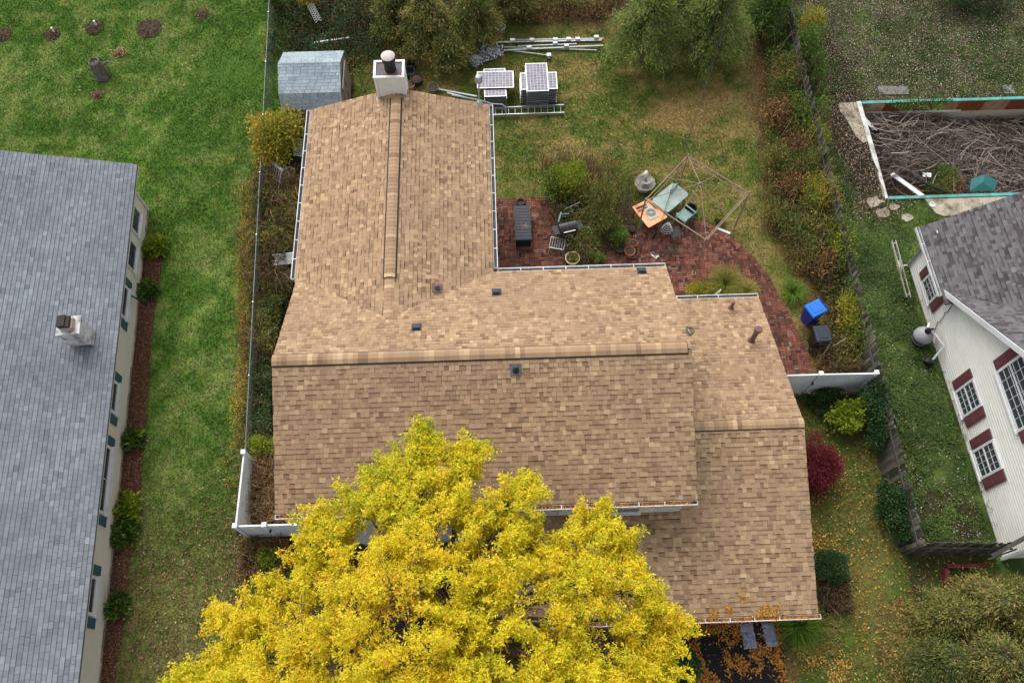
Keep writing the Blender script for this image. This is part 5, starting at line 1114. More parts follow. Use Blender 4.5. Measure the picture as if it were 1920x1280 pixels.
def iron_seat(label, u, v, r, z, sq=True, back=False):
    c = G(u, v, z); t = thing('iron_chair' if back else 'iron_stool', label, 'chair' if back else 'stool', (c[0], c[1], 0)); C0 = V3((c[0], c[1], z)); a0_ = .5
    for k in range(3 if not back else 5):
        rr_ = r*(1-.17*k); MB().tube([C0+V3((rr_*math.cos(t_), rr_*math.sin(t_), .006*k+(.09*k if back else 0))) for t_ in np.linspace(0, 6.283, 20)], .011, 6).build('ring', m_galv if back else m_black, t)
    pts = [C0+V3((r*1.25*math.cos(a0_+i*math.pi/2), r*1.25*math.sin(a0_+i*math.pi/2), 0)) for i in range(4)]
    if sq:
        for i in range(4): MB().bar(pts[i], pts[(i+1) % 4], .022, .022).build('frame_bar', m_black, t)
    for p in pts: MB().bar(p, p*V3((1, 1, 0))+(p-C0)*.25*V3((1, 1, 0)), .022, .022, (1, 0, 0)).build('leg', m_black, t)
iron_seat('black iron chair with a spiral of rings below the orange table', 1250, 430, .24, .45, True, True)
iron_seat('black iron stool with a round ring seat on the bricks', 1260, 468, .23, .42)
c = G(1266, 437, .42); sq_ = thing('iron_stool', 'black square stool beside the spiral iron chair', 'stool', (c[0], c[1], 0))
ax = (unit(V3((1, .45, 0))), unit(V3((-.45, 1, 0))), z_); MB().box((c[0], c[1], .42), (.46, .42, .03), ax).build('seat', m_black, sq_, bevel=.01)
for s_ in (-1, 1):
    for e_ in (-1, 1): p = V3((c[0], c[1], .41))+ax[0]*s_*.2+ax[1]*e_*.18; MB().bar(p, p*V3((1, 1, 0))+ax[0]*s_*.04, .025, .025, (1, 0, 0)).build('leg', m_black, sq_)
fq = [G(u, v, .5) for u, v in ((1192, 433), (1206, 421), (1228, 436), (1204, 461))]; c = sum(fq)/4; fr_ = thing('table_frame', 'empty black metal table frame on the patio', 'table frame', (c[0], c[1], 0))
for i in range(4): MB().bar(fq[i], fq[(i+1) % 4], .025, .025).build('frame_bar', m_black, fr_); MB().bar(fq[i], fq[i]*V3((1, 1, 0)), .025, .025, (1, 0, 0)).build('leg', m_black, fr_)
tag(MB().bar(G(1342, 427, .05), G(1369, 438, .05), .10, .05).build('board', m_white), 'white board lying on the grass at the foot of the frame', 'board')
# bare frame of a garden pavilion
gz_ = thing('pavilion_frame', 'bare brown pole frame of a square garden pavilion', 'pavilion', (7.8, 18.4, 0)); m_pole = M('tan_pole', S(142, 118, 98), .6, .15, 8, .05)
GC = [V3((7.68, 20.41, 2.5)), V3((9.85, 18.51, 2.5)), V3((7.88, 16.41, 2.5)), V3((5.75, 18.33, 2.5))]; hub = G(1313, 344, 3.25)
for i in range(4):
    a, b = GC[i], GC[(i+1) % 4]; MB().tube([a, b], .024, 8).build('top_rail', m_pole, gz_); n_ = unit((a+b)/2-V3((7.79, 18.41, 2.5))); MB().tube([a-n_*.09-z_*.12, b-n_*.09-z_*.12], .02, 8).build('top_rail', m_pole, gz_)
    MB().tube([a+z_*.1, a*V3((1, 1, 0))], .035, 8).build('leg', m_pole, gz_); MB().tube([a, hub], .016, 6).build('rafter', m_pole, gz_); MB().tube([(a+b)/2, hub], .014, 6).build('rafter', m_pole, gz_)
    MB().box(a*V3((1, 1, 0))+z_*.01, (.16, .16, .02)).build('foot', m_pole, gz_)
MB().lathe(hub-z_*.05, [(.06, 0), (.06, .08), (.02, .12)], 12).build('hub', m_pole, gz_)
# wheeled bins
def bin_(label, quad_px, h, col, lid_col):
    q = [G(u, v, h) for u, v in quad_px]; c = sum(q)/4; ux_ = unit((q[1]-q[0])+(q[2]-q[3])); uy_ = np.cross(z_, ux_); t = thing('wheelie_bin', label, 'bin', (c[0], c[1], 0)); C0 = V3((c[0], c[1], 0))
    w, d = .58, .66; m__ = M('bin_'+label.split()[0], col, .45, .08, 5, .05); ml = M('bin_lid_'+label.split()[0], lid_col, .4, .06, 5, .04)
    m = MB(); lv = [(.40, .42, .03), (.47, .50, .45), (.55, .62, h-.10), (.58, .66, h-.09), (.58, .66, h-.05)]
    for a, b, zz in lv: m.v += [tuple(C0+ux_*a/2*s_+uy_*b/2*e+z_*zz) for s_, e in ((-1, -1), (1, -1), (1, 1), (-1, 1))]
    for i in range(len(lv)-1): m.f += [(i*4+j, i*4+(j+1) % 4, i*4+4+(j+1) % 4, i*4+4+j) for j in range(4)]
    m.f.append((3, 2, 1, 0)); m.t = [.5]*len(m.f); m.build('body', m__, t, bevel=.02)
    l = MB(); lv = [(.62, .70, h-.05), (.62, .70, h-.015), (.55, .62, h+.035)]
    for a, b, zz in lv: l.v += [tuple(C0+ux_*a/2*s_+uy_*b/2*e+z_*zz) for s_, e in ((-1, -1), (1, -1), (1, 1), (-1, 1))]
    for i in range(2): l.f += [(i*4+j, i*4+(j+1) % 4, i*4+4+(j+1) % 4, i*4+4+j) for j in range(4)]
    l.f += [(3, 2, 1, 0), (8, 9, 10, 11)]; l.t = [.5]*len(l.f); ld_ = l.build('lid', ml, t, bevel=.015)
    MB().box(C0+z_*(h+.045), (.34, .40, .02), (ux_, uy_, z_)).build('lid_panel', ml, ld_, bevel=.01)
    for s_ in (-1, 1): MB().box(C0+ux_*s_*.2-uy_*.38+z_*(h-.05), (.03, .1, .04), (ux_, uy_, z_)).build('handle_arm', m__, t); MB().tube([C0+ux_*(s_*.25-.02)-uy_*.24+z_*.12, C0+ux_*(s_*.25+.02)-uy_*.24+z_*.12], .12, 16).build('wheel', m_rubber, t)
    MB().tube([C0-ux_*.24-uy_*.42+z_*(h-.05), C0+ux_*.24-uy_*.42+z_*(h-.05)], .017, 8).build('handle', m__, t)
bin_('blue wheeled recycling bin beside the brick path', [(1528, 597), (1509, 571), (1532, 559), (1552, 584)], 1.05, S(36, 48, 150), S(40, 110, 200))
bin_('black wheeled rubbish bin next to the blue bin', [(1527, 639), (1564, 634), (1559, 613), (1521, 614)], 1.05, (.012, .014, .014), S(44, 54, 62))
for lab, p, q, z0, z1 in (('wooden rake handle leaning against the black bin', (1533, 681), (1559, 640), .05, .9), ('second thin pole leaning in the weeds beside the black bin', (1553, 655), (1586, 634), .3, 1.1)):
    tag(MB().tube([G(*p, z0), G(*q, z1)], .018, 6).build('rake', M('ash_handle', S(178, 168, 146), .7)), lab, 'rake')
# plastic wrapped sheets on the driveway
m_wrap = M('grey_blue_plastic', S(128, 134, 150), .28, .2, 9, .6, spec=.5, dirt=S(150, 156, 168), dirt_amt=.6, dirt_scale=5)
for lab, q in (('left crumpled grey blue plastic sheet on the driveway', ((1387, 1170), (1411, 1167), (1421, 1214), (1396, 1216))), ('right crumpled grey blue plastic sheet on the driveway', ((1427, 1166), (1449, 1166), (1460, 1210), (1439, 1212)))):
    q = [G(u, v, .06) for u, v in q]; n = 18; gv = []; rsx = np.random.RandomState(len(lab))
    for i in range(n+1):
        for j in range(n+1):
            s_, t = i/n, j/n; p = (q[0]*(1-s_)+q[1]*s_)*(1-t)+(q[3]*(1-s_)+q[2]*s_)*t; e = min(s_, 1-s_, t, 1-t)
            gv.append(p+z_*(-.045+.05*min(1, e*8)+.16*(abs(N3(p[0]*3+p[1], p[1]*1.0, .13)-.5)))+V3((rsx.normal(0, .008), rsx.normal(0, .008), 0)))
    fq_ = [(i*(n+1)+j, i*(n+1)+j+1, (i+1)*(n+1)+j+1, (i+1)*(n+1)+j) for i in range(n) for j in range(n)]
    tag(MB().add(gv, fq_).build('plastic_sheet', m_wrap), lab, 'plastic sheet')
MB().tube([(6.12, GYF-.1, GZE-.12), (6.12, GYF-.05, GZE-.25), (6.05, GYF+.33, GZE-.5), (6.05, GYF+.33, .1)], .045, 8).build('downspout', m_white, house, smooth=True)
MB().span((5.75, GYF+.2, 0), (6.0, GYF+.39, GZE-.25)).build('pilaster', M('brown_brick_pier', S(112, 84, 70), .9, .2, 9, .3), house)
MB().span((6.15, GYF+.36, .02), (9.0, GYF+.395, 2.15)).build('garage_door', m_white, house, bevel=.01)
# overhead service cable
a_, b_ = V3((4.95, HYB+.12, HZE+.05)), G(1393, -60, 7.5)
tag(MB().tube([a_+(b_-a_)*t-z_*.9*4*t*(1-t)*.35 for t in np.linspace(0, 1, 16)], .009, 6).tube([a_+V3((.05, 0, .08))+(b_-a_)*t-z_*.8*4*t*(1-t)*.35 for t in np.linspace(0, 1, 16)], .006, 5).build('overhead_cable', m_rubber), 'dark overhead cable running from the rear eave to the trees', 'cable')
tag(MB().tube([(9.5, 11.6, 3.2), (9.6, 10.9, 2.2), (9.62, 10.3, 1.6), (9.65, 9.9, .4)], .012, 6).build('cable', m_rubber), 'thin black cable hanging beside the garage and white gate', 'cable')

# ---------------------------------------------------------------- left lawn
for i, (u, v, r_, lab, post) in enumerate(((4, 66, .42, 'round mulch ring at the far left edge of the lawn', 0), (98, 65, .36, 'small mulch ring with white stake, second from the left', 1), (177, 52, .40, 'mulch ring with white stake, third from the left', 1), (280, 54, .58, 'largest dark mulch ring on the left lawn', 0))):
    c = G(u, v); rsx = np.random.RandomState(50+i); m = MB(); n = 26
    pts = [(c[0]+r_*(1+rsx.normal(0, .07))*math.cos(t), c[1]+r_*(1+rsx.normal(0, .07))*math.sin(t), .0) for t in np.linspace(0, 2*math.pi, n+1)[:-1]]
    t = thing('mulch_ring', lab, 'mulch ring', (c[0], c[1], 0), 'mulch rings on the left lawn')
    m.add([(c[0], c[1], .09)]+pts+[(p[0], p[1], -.06) for p in pts], [(0, 1+k, 1+(k+1) % n) for k in range(n)]+[(1+k, 1+n+k, 1+n+(k+1) % n, 1+(k+1) % n) for k in range(n)]); m.build('mound', m_soil, t)
    nn = int(900*r_); aa = rsx.uniform(0, 6.28, nn); rr2 = r_*1.08*np.sqrt(rsx.rand(nn)); D = unit(np.stack([np.cos(aa*7), np.sin(aa*7), 0*aa], 1)); Lf = rsx.uniform(.04, .1, nn)
    Vv, T = leaf_arrays(np.stack([c[0]+rr2*np.cos(aa), c[1]+rr2*np.sin(aa), .02+.08*(1-rr2/r_/1.1)+rsx.uniform(0, .02, nn)], 1), D, unit(np.array([0, 0, 1.])+rsx.normal(0, .3, (nn, 3))), Lf, Lf*.35)
    np_mesh('chips', Vv, T, MT('bark_chip_%d' % i, [(0, S(34, 26, 22)), (.6, S(72, 54, 44)), (1, S(140, 110, 86))], .9), t, np.repeat(rsx.rand(nn)**1.6, 2), kind='stuff')
    if post: MB().tube([(c[0]+.1, c[1]+.1, 0), (c[0]+.1, c[1]+.1, .32)], .05, 10).build('stake', m_white, t)
c = G(193, 143); st = thing('tree_stump', 'grey weathered tree stump with a broken branch on the left lawn', 'stump', c)
m_stump = M('grey_stump', S(112, 102, 98), .95, .25, 14, .8, dirt=S(64, 56, 52), dirt_amt=.7, dirt_scale=6)
b = MB(); n = 18; prof = [(.36, 0), (.30, .2), (.27, .5), (.24, .8), (.25, .92), (.2, .95), (.16, .85)]
for rr_, hh in prof:
    for j in range(n): a = 2*math.pi*j/n; k = 1+.14*math.sin(5*a+hh*2)*(1.2-hh); b.v.append((c[0]+rr_*k*math.cos(a), c[1]+rr_*k*math.sin(a), hh))
for i in range(len(prof)-1):
    for j in range(n): b.f.append((i*n+j, i*n+(j+1) % n, (i+1)*n+(j+1) % n, (i+1)*n+j)); b.t.append(.5)
b.f.append(tuple(range((len(prof)-1)*n, len(prof)*n))); b.t.append(.5); b.build('trunk', m_stump, st, smooth=True)
MB().tube([(c[0]+.15, c[1]+.05, .6), (c[0]+.5, c[1]+.12, .75), (c[0]+.75, c[1]+.1, .7)], [.07, .055, .03], 8).build('broken_branch', m_stump, st, smooth=True)
MB().tube([(c[0]-.02, c[1], .85), (c[0]-.06, c[1]+.1, 1.6)], [.02, .012], 6).build('stick', m_bark, st)
for u, v, r_, lab, tn in ((225, 98, .34, 'small heap of orange leaves beside the stump', .6), (380, 26, .5, 'heap of reddish leaves near the far end of the chain link fence', .2), (183, 178, .3, 'thin patch of rust coloured leaves in front of the stump', .3)):
    c = G(u, v); nn = 500; rsx = np.random.RandomState(u); aa = rsx.uniform(0, 6.28, nn); r2 = r_*np.abs(rsx.normal(0, .5, nn))
    scatter_leaves('leaf_heap', lab, c[0]+r2*np.cos(aa), c[1]+r2*np.sin(aa), .02+.1*np.exp(-(r2/r_)**2*3)*rsx.rand(nn), .07, 'tan', rsx, tone=np.clip(rsx.normal(tn, .25, nn), 0, 1))
# ---------------------------------------------------------------- plants
LM = {
 'yellow': MT('leaf_yellow', [(0, S(156, 166, 46)), (.25, S(216, 209, 48)), (.5, S(242, 221, 50)), (.75, S(238, 202, 50)), (1, S(176, 124, 56))], .5, .25, transl=.42),
 'gold': MT('leaf_gold', [(0, S(104, 122, 40)), (.4, S(168, 164, 62)), (.7, S(198, 160, 62)), (1, S(182, 108, 56))], .6, transl=.3),
 'green': MT('leaf_green', [(0, S(42, 64, 24)), (.5, S(80, 110, 42)), (1, S(138, 158, 66))], .6, transl=.25),
 'lime': MT('leaf_lime', [(0, S(70, 96, 28)), (.5, S(128, 146, 40)), (1, S(184, 186, 60))], .6, transl=.3),
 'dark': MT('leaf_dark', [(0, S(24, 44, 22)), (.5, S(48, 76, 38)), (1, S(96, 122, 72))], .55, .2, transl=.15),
 'olive': MT('leaf_olive', [(0, S(56, 64, 28)), (.5, S(104, 110, 52)), (.8, S(146, 138, 70)), (1, S(180, 160, 96))], .7, transl=.25),
 'brown': MT('leaf_brown', [(0, S(70, 50, 34)), (.5, S(130, 96, 60)), (1, S(186, 146, 96))], .85, transl=.15),
 'red': MT('leaf_red', [(0, S(70, 20, 28)), (.5, S(114, 36, 46)), (1, S(146, 74, 72))], .55, transl=.25),
 'needle': MT('leaf_needle', [(0, S(46, 62, 28)), (.45, S(92, 106, 50)), (.75, S(142, 132, 70)), (1, S(184, 148, 96))], .75, transl=.15),
 'bamboo': MT('leaf_bamboo', [(0, S(50, 74, 30)), (.5, S(98, 122, 54)), (1, S(162, 168, 94))], .65, transl=.25),
 'straw': MT('grass_straw', [(0, S(84, 84, 34)), (.5, S(128, 132, 50)), (.8, S(164, 156, 76)), (1, S(196, 176, 112))], .8, transl=.2),
 'blade': MT('grass_blade', [(0, S(44, 76, 20)), (.5, S(92, 126, 34)), (1, S(156, 164, 62))], .7, transl=.25)}
def cloud_leaves(rs, blobs, dens, L, W, droop=0.0, shell=(.55, 1.05), bias=None, sd=.18, base=.5, up_only=True):
    """leaves spread through ellipsoid clumps; blobs = [(centre, (rx, ry, rz))]"""
    Vs, Ts, tt = [], [], []; off = 0
    for i, (c, r) in enumerate(blobs):
        r = np.array(r, float); n = int(dens*4*math.pi*(np.prod(r)**(2/3))); n = max(n, 6)
        d = unit(rs.normal(0, 1, (n, 3)))
        if up_only: d[:, 2] = np.where(d[:, 2] < -.35, -d[:, 2], d[:, 2])
        k = rs.uniform(shell[0], shell[1], n)*(0.82+.36*N1(c[0]*3+d[:, 0]*2.2+5, c[1]*3+d[:, 1]*2.2+d[:, 2], .9))
        P = np.array(c)+d*r*k[:, None]
        D = unit(d*.8+rs.normal(0, .55, (n, 3))+np.array([0, 0, .25-droop])); Nn = unit(np.array([0, 0, 1.0])+d*.5+rs.normal(0, .35, (n, 3)))
        Ls = L*rs.uniform(.6, 1.4, n); V, T = leaf_arrays(P, D, Nn, Ls, W*Ls/L)
        Vs.append(V); Ts.append(T+off); off += len(V); b = base+(0 if bias is None else bias[i]); tt.append(np.repeat(np.clip(rs.normal(b, sd, n), 0, 1), 2))
    return np.concatenate(Vs), np.concatenate(Ts), np.concatenate(tt)
def stems_to(rs, base, targets, r0, m=None, spread=.08):
    m = m or MB()
    for t in targets:
        b = V3(base)+V3((rs.normal(0, spread), rs.normal(0, spread), 0)); t = V3(t); mid = b*.45+t*.55+V3((rs.normal(0, .08), rs.normal(0, .08), .05)); m.tube([b, b*.7+mid*.3+z_*.05, mid, t], [r0, r0*.8, r0*.55, r0*.25], 5, tone=rs.rand())
    return m
SEED = [100]
def shrub(name, label, cat, u, v, h, rx, ry, style, dens=260, L=.09, W=.045, k=10, clump=.36, droop=0, base=.5, group=None, sd=.18, zf=.5, stem_m=None, shell=(.4, 1.18), bsd=.1):
    SEED[0] += 1; rs = np.random.RandomState(SEED[0]); c = G(u, v, h*zf); t = thing(name, label, cat, (c[0], c[1], 0), group)
    blobs = []
    for i in range(k):
        a = rs.uniform(0, 6.28); q = math.sqrt(rs.rand())*.75; zz = rs.uniform(.25, .8)*h*(1-.35*q*q)
        s_ = clump*rs.uniform(.75, 1.3); blobs.append(((c[0]+rx*q*math.cos(a), c[1]+ry*q*math.sin(a), zz), (rx*s_, ry*s_, max(h*s_*.7, .1))))
    blobs.append(((c[0], c[1], h*.5), (rx*.55, ry*.55, h*.42)))
    stems_to(rs, (c[0], c[1], -.03), [b[0] for b in blobs], .018+.006*h).build('stems', stem_m or m_bark, t)
    V, T, tt = cloud_leaves(rs, blobs, dens, L, W, droop, shell, rs.normal(0, bsd, len(blobs)), sd, base)
    ns = int(22+30*rx*ry); a = rs.uniform(0, 6.28, ns); q = np.sqrt(rs.rand(ns))*1.12; tip = np.stack([c[0]+rx*q*np.cos(a), c[1]+ry*q*np.sin(a), h*rs.uniform(.55, 1.22, ns)*(1-.45*np.minimum(q, 1)**2)], 1); b0 = np.array([c[0], c[1], h*.3]); nl = 14; s_ = rs.uniform(.45, 1.0, (ns, nl))
    P = (b0+(tip-b0)[:, None, :]*s_[..., None]).reshape(-1, 3)+rs.normal(0, .025+.02*h, (ns*nl, 3)); D = unit(np.repeat(unit(tip-b0), nl, 0)*.8+rs.normal(0, .55, (ns*nl, 3))); Ls = L*rs.uniform(.6, 1.3, ns*nl); V2, T2 = leaf_arrays(P, D, unit(np.array([0, 0, 1.])+rs.normal(0, .4, (ns*nl, 3))), Ls, Ls*W/L)
    T = np.concatenate([T, T2+len(V)]); V = np.concatenate([V, V2]); tt = np.concatenate([tt, np.repeat(np.clip(rs.normal(base+.1, sd, ns*nl), 0, 1), 2)])
    V[:, 2] = np.maximum(V[:, 2], .005); np_mesh('foliage', V, T, LM[style], t, tt, kind='stuff'); return t
def blades(rs, c, r, h, n, w=.018, spread=1.0, base=.5, sd=.2, r0=.35):
    a = rs.uniform(0, 6.28, n); b = np.stack([c[0]+r*r0*np.sqrt(rs.rand(n))*np.cos(a+rs.normal(0, .6, n)), c[1]+r*r0*np.sqrt(rs.rand(n))*np.sin(a+rs.normal(0, .6, n)), np.zeros(n)+c[2]], 1)
    out = np.stack([np.cos(a), np.sin(a), 0*a], 1); sd_ = np.stack([-np.sin(a), np.cos(a), 0*a], 1); R = r*rs.uniform(.3, 1.15, n)*spread; H = h*rs.uniform(.55, 1.1, n); ts = np.array([0, .35, .7, 1.0]); Vs = []
    for t in ts:
        p = b+out*(R*t**1.4)[:, None]+np.array([0, 0, 1.0])*(H*(1.9*t-1.25*t*t))[:, None]; ww = w*(1-.85*t)*rs.uniform(.7, 1.3, n)
        Vs += [p-sd_*ww[:, None]/2, p+sd_*ww[:, None]/2]
    V = np.stack(Vs, 1).reshape(-1, 3); o_ = np.arange(n)*8
    Q = np.concatenate([np.stack([o_+2*i, o_+2*i+1, o_+2*i+3, o_+2*i+2], 1) for i in range(3)]); tt = np.tile(np.clip(rs.normal(base, sd, n), 0, 1), 3)
    return V, Q, tt
def grass_clump(name, label, u, v, r, h, n, style, cat='ornamental grass', w=.02, base=.5, group=None, spread=1.0):
    SEED[0] += 1; rs = np.random.RandomState(SEED[0]); c = G(u, v, h*.4); c[2] = 0; t = thing(name, label, cat, c, group)
    V, Q, tt = blades(rs, c, r, h, n, w, spread, base); V[:, 2] = np.maximum(V[:, 2], .004); np_mesh('blades', V, Q, LM[style], t, tt, kind='stuff')
    MB().lathe((c[0], c[1], -.03), [(r*.25, 0), (r*.2, .06), (r*.05, .09)], 10).build('crown', m_soil, t, smooth=True); return t
def thicket(label, poly_px, h, n_stem, n_leaf, style, L=.08, W=.04, base=.5, stem_tone=.5, droop=0, cat='brush', lean=(0, 0), name='brush'):
    """tangled mass that nobody could count"""
    SEED[0] += 1; rs = np.random.RandomState(SEED[0]); P = GPoly(poly_px, h*.35)
    x, y = free_points(n_leaf, rs, P, False); n = len(x); hh = h*(.25+1.0*N2(x, y, 1.0))*(.55+.45*N3(x, y, .4)); z = hh*np.sqrt(rs.rand(n))
    D = unit(rs.normal(0, .8, (n, 3))+np.array([0, 0, .15-droop])); Nn = unit(np.array([0, 0, 1.])+rs.normal(0, .5, (n, 3))); Ls = L*rs.uniform(.6, 1.5, n)
    V, T = leaf_arrays(np.stack([x, y, z], 1), D, Nn, Ls, Ls*W/L); V[:, 2] = np.maximum(V[:, 2], .005)
    o = tag(np_mesh(name, V, T, LM[style], None, np.repeat(np.clip(base+.5*(N1(x, y, .9)-.5)+rs.normal(0, .17, n), 0, 1), 2), kind='stuff'), label, cat)
    x, y = free_points(n_stem, rs, P, False); m = MB()
    for xi, yi in zip(x, y):
        a = rs.uniform(0, 6.28); H_ = h*rs.uniform(.5, 1.35); r_ = rs.uniform(.1, .6)*h; dx, dy = r_*math.cos(a)+lean[0]*H_, r_*math.sin(a)+lean[1]*H_
        m.tube([(xi, yi, 0), (xi+dx*.25, yi+dy*.25, H_*.5), (xi+dx*.65, yi+dy*.65, H_*.85), (xi+dx, yi+dy, H_*rs.uniform(.75, 1.0))], [.012, .009, .007, .003], 4, cap=False, tone=float(np.clip(rs.normal(stem_tone, .25), 0, 1)))
    if len(x): m.build('stems', m_twig, o, kind='stuff')
    return o

# --- the big yellow tree in front
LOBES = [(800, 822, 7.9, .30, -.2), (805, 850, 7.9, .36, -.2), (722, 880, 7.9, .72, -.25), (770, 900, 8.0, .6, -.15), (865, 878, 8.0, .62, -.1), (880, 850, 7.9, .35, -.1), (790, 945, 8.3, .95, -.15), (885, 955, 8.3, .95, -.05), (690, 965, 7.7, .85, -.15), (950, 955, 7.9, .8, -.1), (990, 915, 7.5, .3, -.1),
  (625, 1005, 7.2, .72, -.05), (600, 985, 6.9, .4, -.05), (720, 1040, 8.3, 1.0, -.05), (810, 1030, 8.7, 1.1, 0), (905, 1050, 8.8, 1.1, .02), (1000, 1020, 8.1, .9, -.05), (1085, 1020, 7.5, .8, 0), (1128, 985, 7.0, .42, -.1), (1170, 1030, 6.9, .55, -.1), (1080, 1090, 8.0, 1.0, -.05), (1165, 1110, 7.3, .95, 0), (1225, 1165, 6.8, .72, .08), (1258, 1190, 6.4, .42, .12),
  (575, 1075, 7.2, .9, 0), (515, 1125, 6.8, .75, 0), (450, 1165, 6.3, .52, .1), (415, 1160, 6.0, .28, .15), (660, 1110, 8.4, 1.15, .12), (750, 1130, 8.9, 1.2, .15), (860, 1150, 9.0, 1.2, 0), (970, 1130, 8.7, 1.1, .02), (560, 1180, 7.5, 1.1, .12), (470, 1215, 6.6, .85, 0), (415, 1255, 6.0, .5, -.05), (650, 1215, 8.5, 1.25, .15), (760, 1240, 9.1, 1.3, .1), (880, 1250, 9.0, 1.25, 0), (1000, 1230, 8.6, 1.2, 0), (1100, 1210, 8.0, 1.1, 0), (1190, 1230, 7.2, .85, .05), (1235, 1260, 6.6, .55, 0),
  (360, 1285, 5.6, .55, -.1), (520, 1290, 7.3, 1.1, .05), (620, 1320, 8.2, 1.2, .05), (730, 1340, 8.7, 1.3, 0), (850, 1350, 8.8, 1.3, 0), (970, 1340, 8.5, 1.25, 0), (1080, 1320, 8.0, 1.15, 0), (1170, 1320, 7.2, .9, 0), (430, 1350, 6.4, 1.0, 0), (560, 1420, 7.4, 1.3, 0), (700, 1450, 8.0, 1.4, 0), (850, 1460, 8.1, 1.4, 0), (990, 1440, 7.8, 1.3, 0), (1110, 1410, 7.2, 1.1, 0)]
rs = np.random.RandomState(70)
tb = G(815, 1150, 5.0); tree = thing('yellow_tree', 'large tree with bright yellow autumn leaves before the house', 'tree', (tb[0], tb[1], 0))
fork = V3((tb[0]+.1, tb[1]+.1, 2.6)); tk = MB().tube([(tb[0], tb[1], -.1), (tb[0], tb[1], .25), (tb[0]+.03, tb[1]+.05, 1.4), fork, fork+V3((.05, .1, 1.6)), fork+V3((-.05, .1, 3.4))], [.42, .30, .25, .24, .17, .09], 14); tk.build('trunk', m_bark, tree, smooth=True)
GAPS = [G(u, v, z) for u, v, z in ((685, 1022, 7.5), (847, 1012, 8.2), (967, 1222, 8.5), (1133, 1204, 7.6), (993, 1134, 8.3), (905, 905, 7.8), (745, 1180, 8.6), (600, 1130, 7.3), (1040, 975, 7.6))]
lc = [(G(u, v, z), r, b) for u, v, z, r, b in LOBES]; lm = MB(); Vs, Ts, tt = [], [], []; off = 0
for c, r, b in lc:
    d = c-fork; m1 = fork+d*.4+V3((0, 0, .35))*np.linalg.norm(d)*.25; lm.tube([fork-z_*.3, fork+d*.15+z_*.25, m1, c*.85+m1*.15, c], [.085, .075, .05, .03, .012], 7, tone=.3)
    c = c-z_*rs.uniform(0, 1.1)*(r > .6); subs = [(c, r*.6)]
    for k in range(int(14+26*r)):
        e = unit(rs.normal(0, 1, 3)); e[2] = abs(e[2])*.9-.1 if rs.rand() < .75 else e[2]; p = c+e*r*rs.uniform(.45, 1.22)*V3((1, 1, .8)); 
        if min(np.hypot(p[0]-g_[0], p[1]-g_[1]) for g_ in GAPS) < .42: continue
        subs.append((p, rs.uniform(.10, .24)))
        if rs.rand() < .8: lm.tube([c, c*.5+p*.5+V3((0, 0, .05)), p+(p-c)*.12], [.018, .012, .005], 4, tone=.3)
    for p, q in subs:
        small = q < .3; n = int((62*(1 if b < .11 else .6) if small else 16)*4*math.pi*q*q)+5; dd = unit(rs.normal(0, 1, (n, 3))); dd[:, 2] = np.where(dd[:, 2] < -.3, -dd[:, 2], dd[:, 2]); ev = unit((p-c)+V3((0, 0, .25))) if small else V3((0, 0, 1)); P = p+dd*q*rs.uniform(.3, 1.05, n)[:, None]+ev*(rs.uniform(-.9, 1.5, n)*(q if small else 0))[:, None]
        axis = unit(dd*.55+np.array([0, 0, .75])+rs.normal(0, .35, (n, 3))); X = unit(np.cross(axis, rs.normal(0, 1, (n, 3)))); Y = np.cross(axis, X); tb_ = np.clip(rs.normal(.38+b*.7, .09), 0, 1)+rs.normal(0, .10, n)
        for j in range(6):
            a = j*1.047+rs.uniform(-1.2, 1.2, n); D = unit(X*np.cos(a)[:, None]+Y*np.sin(a)[:, None]+axis*rs.uniform(-.5, 1.1, n)[:, None]); Ls = rs.uniform(.045, .12, n); V, T = leaf_arrays(P+rs.normal(0, .03, (n, 3)), D, unit(axis+rs.normal(0, .4, (n, 3))), Ls, Ls*rs.uniform(.32, .48, n), .18)
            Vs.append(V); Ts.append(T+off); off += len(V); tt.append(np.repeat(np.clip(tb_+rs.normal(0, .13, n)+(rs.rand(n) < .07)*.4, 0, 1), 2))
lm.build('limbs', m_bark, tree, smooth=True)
np_mesh('crown', np.concatenate(Vs), np.concatenate(Ts), LM['yellow'], tree, np.concatenate(tt), kind='stuff')

